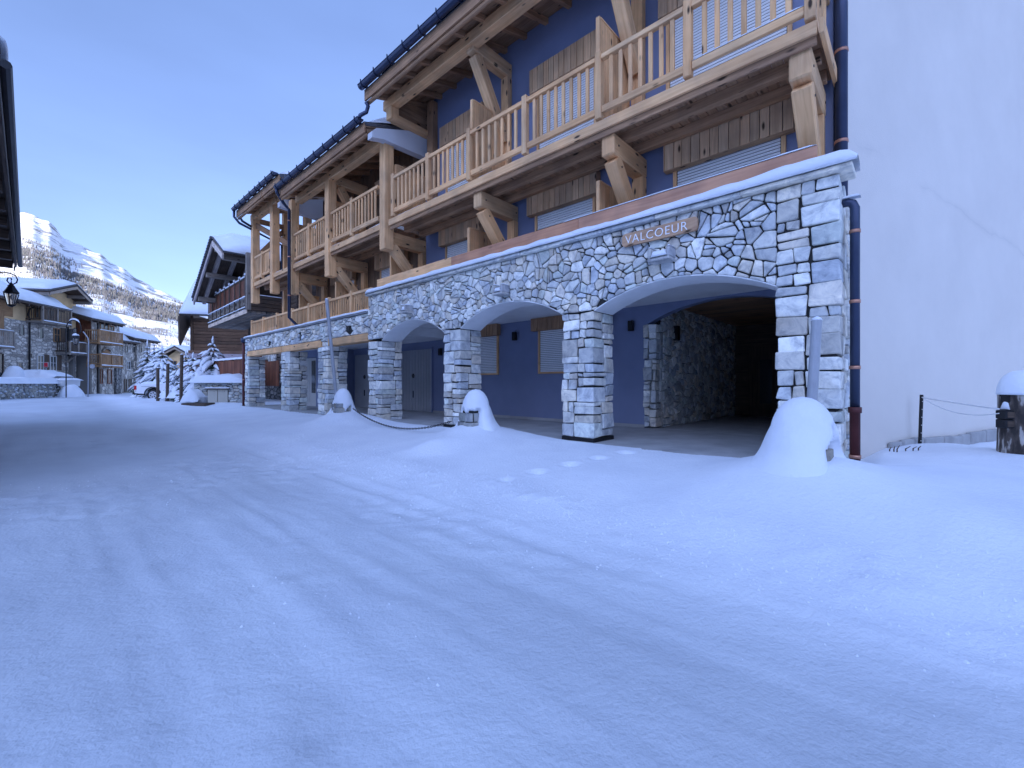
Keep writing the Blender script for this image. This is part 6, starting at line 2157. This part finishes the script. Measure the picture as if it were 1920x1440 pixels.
px_win(FH, H1, -6, 664, 4, 705, mull=False, wood='wood_old'); px_win(FH, H1, 122, 704, 131, 726, name='door', mull=False, wood='wood_old')
u0, z0 = FH.pix(-40, 650, -.9); u1, z1 = FH.pix(26, 650, -.9); gallery(FH, H1, u0, u1, -.9, z1 - .05, z1 + 1.1, 'wood_grey', 'wood_grey')
mb = MB(); u0, z0 = FH.pix(-30, 596); u1, z1 = FH.pix(7, 640); FH.box(mb, u0, u1, -.03, .02, z1 + .4, z1 + 2.2); mb.build('barn_door', M['wood_warm'], H1)
mb = MB(); u0, z0 = FH.pix(-30, 552); u1, z1 = FH.pix(24, 592); FH.box(mb, u0, u1, -.01, .05, z1 - .1, z1 + 1.45); mb.build('loft_boards', M['wood_warm'], H1)
# drain pipe with an elbow
u, z = FH.pix(50, 590)
mb = MB(); ut, zt_ = FH.pix(60, 563); mb.tube([FH.W(ut + .1, -.9, zt_), FH.W(ut - .1, -.7, zt_ - .25), FH.W(u + .05, -.15, zt_ - .75), FH.W(u, -.1, z), FH.W(u + .12, -.1, z - .3), FH.W(u + .12, -.1, -.2)], .06, 8); mb.build('downpipe', M['iron'], H1, smooth=True)
u, z = FH.pix(125, 612); mb = MB(); mb.tube([FH.W(u, -.1, z), FH.W(u, -.1, FH.pix(125, 668)[1])], .06, 8); mb.build('downpipe', M['iron'], H1, smooth=True)
mb = MB(); u, z = FH.pix(131, 690); FH.box(mb, u - .13, u + .13, -.3, -.05, -.5, FH.pix(131, 617)[1]); mb.build('corner_post', M['plaster_dim'], H1)
u0, z0 = FH.pix(131, 652, -1.0); u1, z1 = FH.pix(157, 665, -1.0)
gb_ = gallery(FH, H1, u0, u1 + .3, -1.0, z1 + .1, z1 + 1.0, 'wood_grey', 'wood_old')
mb = MB(); mb.beam(FH.W(u0 + .9, -.9, z1 - .02), FH.W(u0 + .9, -.05, z1 - .8), .1, .1); mb.build('strut', M['wood_grey'], gb_)

# taller house with the dark corner, balconies
H2 = thing('balcony_house', 'stone house with dark corner pier and two warm wooden balconies', 'house', FH.W(8, 2, 0))
VO = -.9
q0 = FH.pix(172, 700, VO)[0]; q1 = FH.pix(224, 700, VO)[0]
zt2 = FH.pix(200, 601, VO)[1]
mb = MB(); wallq(mb, FH, q0, q1, VO, 6, -1, zt2); mb.build('stone_wall', M['far_stone'], H2)
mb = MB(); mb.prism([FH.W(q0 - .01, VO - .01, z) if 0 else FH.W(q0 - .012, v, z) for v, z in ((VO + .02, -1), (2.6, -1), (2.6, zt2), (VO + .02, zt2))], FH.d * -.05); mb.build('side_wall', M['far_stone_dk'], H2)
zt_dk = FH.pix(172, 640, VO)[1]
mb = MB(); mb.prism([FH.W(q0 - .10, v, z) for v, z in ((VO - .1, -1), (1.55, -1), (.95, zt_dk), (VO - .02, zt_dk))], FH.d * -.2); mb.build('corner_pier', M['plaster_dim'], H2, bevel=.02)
mb = MB()
v = VO
while v < 1.9:
    mb.obox(FH.W(q0 - .09, v + .1, (zt_dk + zt2 + .3) / 2), FH.d, FH.n, UP, .03, .095, (zt2 + .3 - zt_dk) / 2 - .02, board_tint(g, .7, 1.2)); v += .2
mb.build('side_boards', M['wood_red'], H2)
far_roof(FH, H2, q0 - 1.0, q1 - .3, zt2 + .12, ov=1.5, sl=.30)
bu0, z_ = FH.pix(186, 640, VO - 1.1); bu1, zb_ = FH.pix(229, 646, VO - 1.1)
gallery(FH, H2, bu0, bu1, VO - 1.1 if False else VO - 1.1, zb_, zb_ + 1.05, 'wood_warm', 'wood_warm') if False else None
FH2 = Frame(FH.W(0, VO, 0), FH.d, FH.n)
gallery(FH2, H2, bu0, bu1, -1.1, zb_, zb_ + 1.05, 'wood_warm', 'wood_warm')
bu0, z_ = FH2.pix(189, 680, -1.1); bu1, zb_ = FH2.pix(229, 688, -1.1)
gallery(FH2, H2, bu0, bu1, -1.1, zb_ + .05, zb_ + 1.05, 'wood_warm', 'wood_warm')
for (a, b_, c, d_) in ((188, 606, 202, 628), (204, 612, 212, 630)):
    px_win(FH2, H2, a, b_, c, d_, wood='wood_warm')
for (a, b_, c, d_) in ((191, 656, 206, 684),):
    u0, z0 = FH2.pix(a, d_); u1, z1 = FH2.pix(c, b_)
    mb = MB(); pts, _ = arch_pts(u0, u1, z1 - .3, z1, 8)
    mb.prism([FH2.W(u0, -.04, z0)] + [FH2.W(p[0], -.04, p[1]) for p in pts] + [FH2.W(u1, -.04, z0)], FH2.n * .06); mb.build('arched_door', M['wood_warm'], H2)
    mb = MB()
    for p0, p1 in zip(pts[:-1], pts[1:]): mb.beam(FH2.W(p0[0], -.04, p0[1] + .12), FH2.W(p1[0], -.04, p1[1] + .12), .12, .24, FH2.n, (1.4, 1.35, 1.3))
    mb.build('arch_stones', M['far_stone'], H2)
px_win(FH2, H2, 202, 694, 208, 718, wood='wood_red', mull=False); px_win(FH2, H2, 188, 694, 191, 718, wood='wood_red', mull=False)
mb = MB(); u, z = FH2.pix(183, 700); FH2.box(mb, u - .08, u + .08, -.12, .0, -.6, zt2 - .2); mb.build('downpipe', M['iron'], H2)
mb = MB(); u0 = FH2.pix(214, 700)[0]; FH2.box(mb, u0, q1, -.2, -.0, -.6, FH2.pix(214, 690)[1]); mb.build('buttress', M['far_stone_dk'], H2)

# last house of the row
H3 = thing('low_stone_house', 'lower pale stone house at the far end of the row', 'house', FH.W(14, 2, 0))
r0 = q1 + .01; r1 = FH.pix(277, 700)[0]; rm = FH.pix(252, 700)[0]
z3a = FH.pix(240, 640)[1]; z3b = FH.pix(265, 634)[1]
mb = MB(); wallq(mb, FH, r0, rm, .0, 6, -1, z3a); wallq(mb, FH, rm + .003, r1, -.25, 6, -1, z3b); mb.build('stone_wall', M['far_stone'], H3)
far_roof(FH, H3, r0, rm, z3a - .05, ov=.5, sl=.34, snow=.5); far_roof(FH, H3, rm - 2.0, r1 + .2, z3b - .05, ov=1.1, sl=.34, snow=.4)
for (a, b_, c, d_) in ((225, 647, 229, 658), (236, 649, 239, 660), (249, 650, 252, 661)):
    px_win(FH, H3, a, b_, c, d_, wood='far_stone', mull=False)
FH3 = Frame(FH.W(0, -.25, 0), FH.d, FH.n)
for (a, b_, c, d_) in ((262, 648, 265, 660), (251, 679, 254, 690)):
    px_win(FH3, H3, a, b_, c, d_, wood='far_stone', mull=False)
px_win(FH, H3, 237, 678, 243, 692, wood='door_white')
for (a, b_, c, d_) in ((233, 712, 236, 734), (242, 712, 245, 734)):
    px_win(FH, H3, a, b_, c, d_, name='door', wood='wood_old', mull=False)

# far chalet above the firs and one behind it
for (x, y, Y, w_, h_, lab) in ((312, 676, 62, 3.6, 2.0, 'small distant chalet with a low snowy gable beyond the firs'), (334, 672, 58, 3.0, 2.6, 'distant chalet half hidden by the barn, under a tilted snowy roof')):
    c = at(x, y, Y)
    FF = Frame((c.x, c.y), (1, .25), (-.25, 1))
    t = thing('far_chalet', lab, 'chalet', (c.x, c.y, 0), 'distant chalets beyond the firs')
    zc = c.z
    mb = MB(); mb.prism([FF.W(u, 0, z) for u, z in ((-w_ / 2, -1), (w_ / 2, -1), (w_ / 2, zc), (0, zc + 1.2), (-w_ / 2, zc))], FF.n * 5); mb.build('wall', M['plaster_ochre'], t)
    gable_roof(FF, t, 0, -w_ / 2 - .9, w_ / 2 + .9, zc + 1.35, zc - .15, .9, 5, .45)
    win(FF, t, -.9, -.2, zc - 1.6, zc - .4); win(FF, t, .3, 1.0, zc - 1.6, zc - .4)
# shaded snow field behind the row
c = at(305, 655, 120)
X_, Y_ = np.meshgrid(np.linspace(-130, -30, 60), np.linspace(75, 188, 40))
Z_ = -.6 + 11.5 * sst(75, 150, Y_) + .8 * fbm(X_ / 14, Y_ / 14, 3, 401) * sst(75, 95, Y_)
o = grid_mesh('terrain', X_, Y_, Z_, M['mountain_snow'] if 'mountain_snow' in M else M['snow']); tag(o, kind='structure')

# ------------------------------------------------------------------ street lamps
def lantern(t, top, h):
    """four-sided tapered lantern hanging from top"""
    k = h / .72
    x, y, z = top
    mb = MB(); mb.tube([(x, y, z + .02), (x, y, z - .05 * k), (x, y, z - .09 * k)], [.02 * k, .05 * k, .09 * k], 8)
    mb.tube([(x, y, z - .09 * k), (x, y, z - .12 * k), (x, y, z - .26 * k), (x, y, z - .28 * k)], [.07 * k, .09 * k, .165 * k, .185 * k], 6)
    mb.tube([(x, y, z - .28 * k), (x, y, z - .33 * k)], [.185 * k, .17 * k], 6)
    hd = mb.build('lamp_hood', M['iron'], t)
    mb = MB()
    for q in range(6):
        a = q * math.pi / 3
        mb.tube([(x + .16 * k * math.cos(a), y + .16 * k * math.sin(a), z - .33 * k), (x + .09 * k * math.cos(a), y + .09 * k * math.sin(a), z - .68 * k)], .014 * k, 5)
    mb.tube([(x, y, z - .67 * k), (x, y, z - .70 * k), (x, y, z - .74 * k)], [.10 * k, .09 * k, .03 * k], 6); mb.build('lamp_cage', M['iron'], t)
    mb = MB(); mb.tube([(x, y, z - .335 * k), (x, y, z - .665 * k)], [.145 * k, .08 * k], 6); mb.build('lamp_glass', M['lantern_glass'], t)
    mb = MB(); mb.tube([(x, y, z - .36 * k), (x, y, z - .44 * k), (x, y, z - .52 * k)], [.03 * k, .06 * k, .02 * k], 8); mb.build('bulb', M['letter'], t)


def spiral(c, ex, ez, r0, turns, a0, n=40, sgn=1):
    return [V(c) + V(ex) * (r0 * (1 - .8 * k / n) * math.cos(a0 + sgn * turns * 2 * math.pi * k / n)) + V(ez) * (r0 * (1 - .8 * k / n) * math.sin(a0 + sgn * turns * 2 * math.pi * k / n)) for k in range(n + 1)]


YL = 12.5
hk = at(21, 531, YL)
t = thing('wall_lantern', 'black iron lantern on a scrolled bracket, upper left edge of the photo', 'street lamp', (hk.x, hk.y, hk.z))
lantern(t, (hk.x, hk.y, hk.z), .66)
mb = MB()
s_ = 1 / 820 * YL
X = lambda px, py: at(px, py, YL)
mb.tube([X(-45, 516), X(-10, 513), X(5, 510), X(18, 512), X(29, 517), X(33, 524), X(31, 530), X(25, 533), X(17, 531), X(13, 526), X(15, 521), X(20, 521), X(22, 524)], .016, 7)
mb.tube([X(-45, 560), X(-20, 535), X(-6, 516), X(-2, 521), X(-8, 524)], .016, 7); mb.tube([X(21, 522), X(21, 532)], .01, 6)
mb.build('bracket', M['iron'], t, smooth=True)

YM = 30.5
X = lambda px, py: at(px, py, YM)
hk = X(142, 624)
t = thing('street_lamp', 'black lantern hanging from a tall curled post before the stone houses', 'street lamp', (X(124, 640).x, YM, 0))
pts = [V((X(124, 700).x, YM, -.2)), X(124, 680), X(124, 625)]
for k in range(11):
    a = math.pi - math.pi * k / 10
    pts.append(X(124 + 14 + 14 * math.cos(a), 616 - 16 * math.sin(a)))
mb = MB(); mb.tube(pts, .032, 8); mb.tube([X(152, 616), X(151, 623), X(145, 626), X(138, 624), X(136, 619), X(140, 615), X(145, 616)], .026, 7); mb.build('post', M['iron'], t, smooth=True)
mb = MB(); mb.tube([X(118 + 0, 616) + V((0, 0, 0)), X(121, 612)], .01, 5) if False else None
snow_pts = [p + V((0, 0, .07)) for p in pts[6:12]]
mb.tube(snow_pts, [.02, .05, .06, .06, .05, .02], 7); mb.build('snow_cap', M['snow'], t, smooth=True)
lantern(t, (hk.x, hk.y, hk.z), .85)
mb = MB(); mb.tube([hk + V((0, 0, -.02)), hk + V((0, 0, -.1)), hk + V((0, 0, -.2))], [.03, .14, .2], 8); mb.build('snow_cap', M['snow'], t, smooth=True)
X2 = lambda px, py: at(px, py, 31.5)
t = thing('conduit_post', 'slim pale grey post hooked at its top beside the curled lamp', 'post', X2(166, 745))
mb = MB(); mb.tube([X2(165, 746), X2(166, 640), X2(165, 634), X2(160, 627), X2(156, 622)], .036, 8); mb.build('shaft', M['galv'], t, smooth=True)
mb = MB(); p = X2(174, 687); mb.tube([p, p + V((0, -.08, 0))], .16, 12); mb.build('dial', M['galv'], t)

# little red sign in front of the ochre house
p = at(87, 700, 33.2)
t = thing('red_sign', 'small red square sign on a thin post before the windows', 'sign', (p.x, p.y, 0))
mb = MB(); mb.tube([(p.x, p.y, .3), at(86.5, 690, 33.2)], .03, 6); mb.build('post', M['galv'], t)
c = at(86.5, 684, 33.2)
mb = MB(); mb.obox(c, (1, 0, 0), (0, 1, 0), UP, .17, .015, .19); pl = mb.build('plate', M['door_white'], t, bevel=.01)
mb = MB(); mb.obox(c - V((0, .02, 0)), (1, 0, 0), (0, 1, 0), UP, .14, .006, .16); mb.build('red_field', M['sign_red'], pl)

# ------------------------------------------------------------------ chalet roof over the left edge
e0 = at(29, 493, 14.0)
FE = Frame((e0.x, e0.y), (0.7415, -0.671), (-0.671, -0.7415))     # u runs back towards the viewer, v away from the street
EC = thing('dark_chalet', 'dark timber chalet whose snowy eaves hang in at the left edge', 'chalet', FE.W(4, 2, 0))
zE = e0.z
EL = 13.2
mb = MB()
for k in range(8):
    FE.box(mb, 0, EL, .02 + k * .16, .17 + k * .16, zE - .02 + k * .0, zE + .01, board_tint(g, .6, 1.2))
ev = mb.build('eaves_boards', M['wood_old'], EC)
mb = MB()
ax = (FE.n + UP * .42).normalized(); az = (UP - FE.n * .42).normalized()
mb.obox(FE.W(EL / 2, 0, zE + .05) + ax * 1.5 + az * .08, FE.d, ax, az, EL / 2, 1.5, .05); mb.build('roof', M['wood_old'], EC)
mb = MB()
for k in range(int(EL / .3)):
    o_ = g.uniform(0, .05)
    mb.obox(FE.W(.15 + k * .3, -.06 + o_, zE + .16) + ax * 1.5, FE.d, ax, az, .147, 1.5, .035, (1, 1, 1), .012, g)
mb.build('slates', M['tile'], EC)
mb = MB(); FE.box(mb, -.02, EL, -.03, .015, zE - .14, zE + .12); mb.build('fascia', M['wood_old'], EC)
mb = MB(); mb.tube([FE.W(-.1, -.1, zE - .06), FE.W(EL, -.1, zE - .06)], .055, 8); mb.tube([FE.W(-.04, .02, zE - .1), FE.W(-.04, .03, zE - .26)], .02, 6); mb.build('gutter', M['iron'], EC)
mb = MB(); FE.box(mb, .0, EL, 1.3, 1.5, -1, zE + .2); FE.box(mb, .0, .2, 1.5, 2.8, -1, zE + .6); mb.build('wall', M['wood_grey'], EC)
for k in range(10):
    mb = MB(); FE.box(mb, .3 + k * 1.35, .48 + k * 1.35, .05, 1.3, zE - .25, zE - .025); mb.build('rafter', M['wood_old'], EC)
mb = MB()
n_, m_ = 60, 10
vs_ = []
for i in range(n_ + 1):
    u = -.02 + EL * i / n_
    for j in range(m_ + 1):
        q = j / m_
        e = min(1, min(i, n_ - i) / 3 + .08) ** .5 * min(1, j / 3.0 + .02) ** .5
        vs_.append(FE.W(u, -.06 + .04 * float(vnoise(u * 2, 0.3, 411)), zE + .17) + ax * (2.95 * q) + az * (.03 + .34 * e * (1 + .3 * float(vnoise(u * 1.5, q * 4, 412)))))
fs = [(i * (m_ + 1) + j, (i + 1) * (m_ + 1) + j, (i + 1) * (m_ + 1) + j + 1, i * (m_ + 1) + j + 1) for i in range(n_) for j in range(m_)]
mb.raw(vs_, fs); o = mb.build('roof_snow', M['snow'], EC, smooth=True)
sm = o.modifiers.new('s', 'SOLIDIFY'); sm.thickness = .03
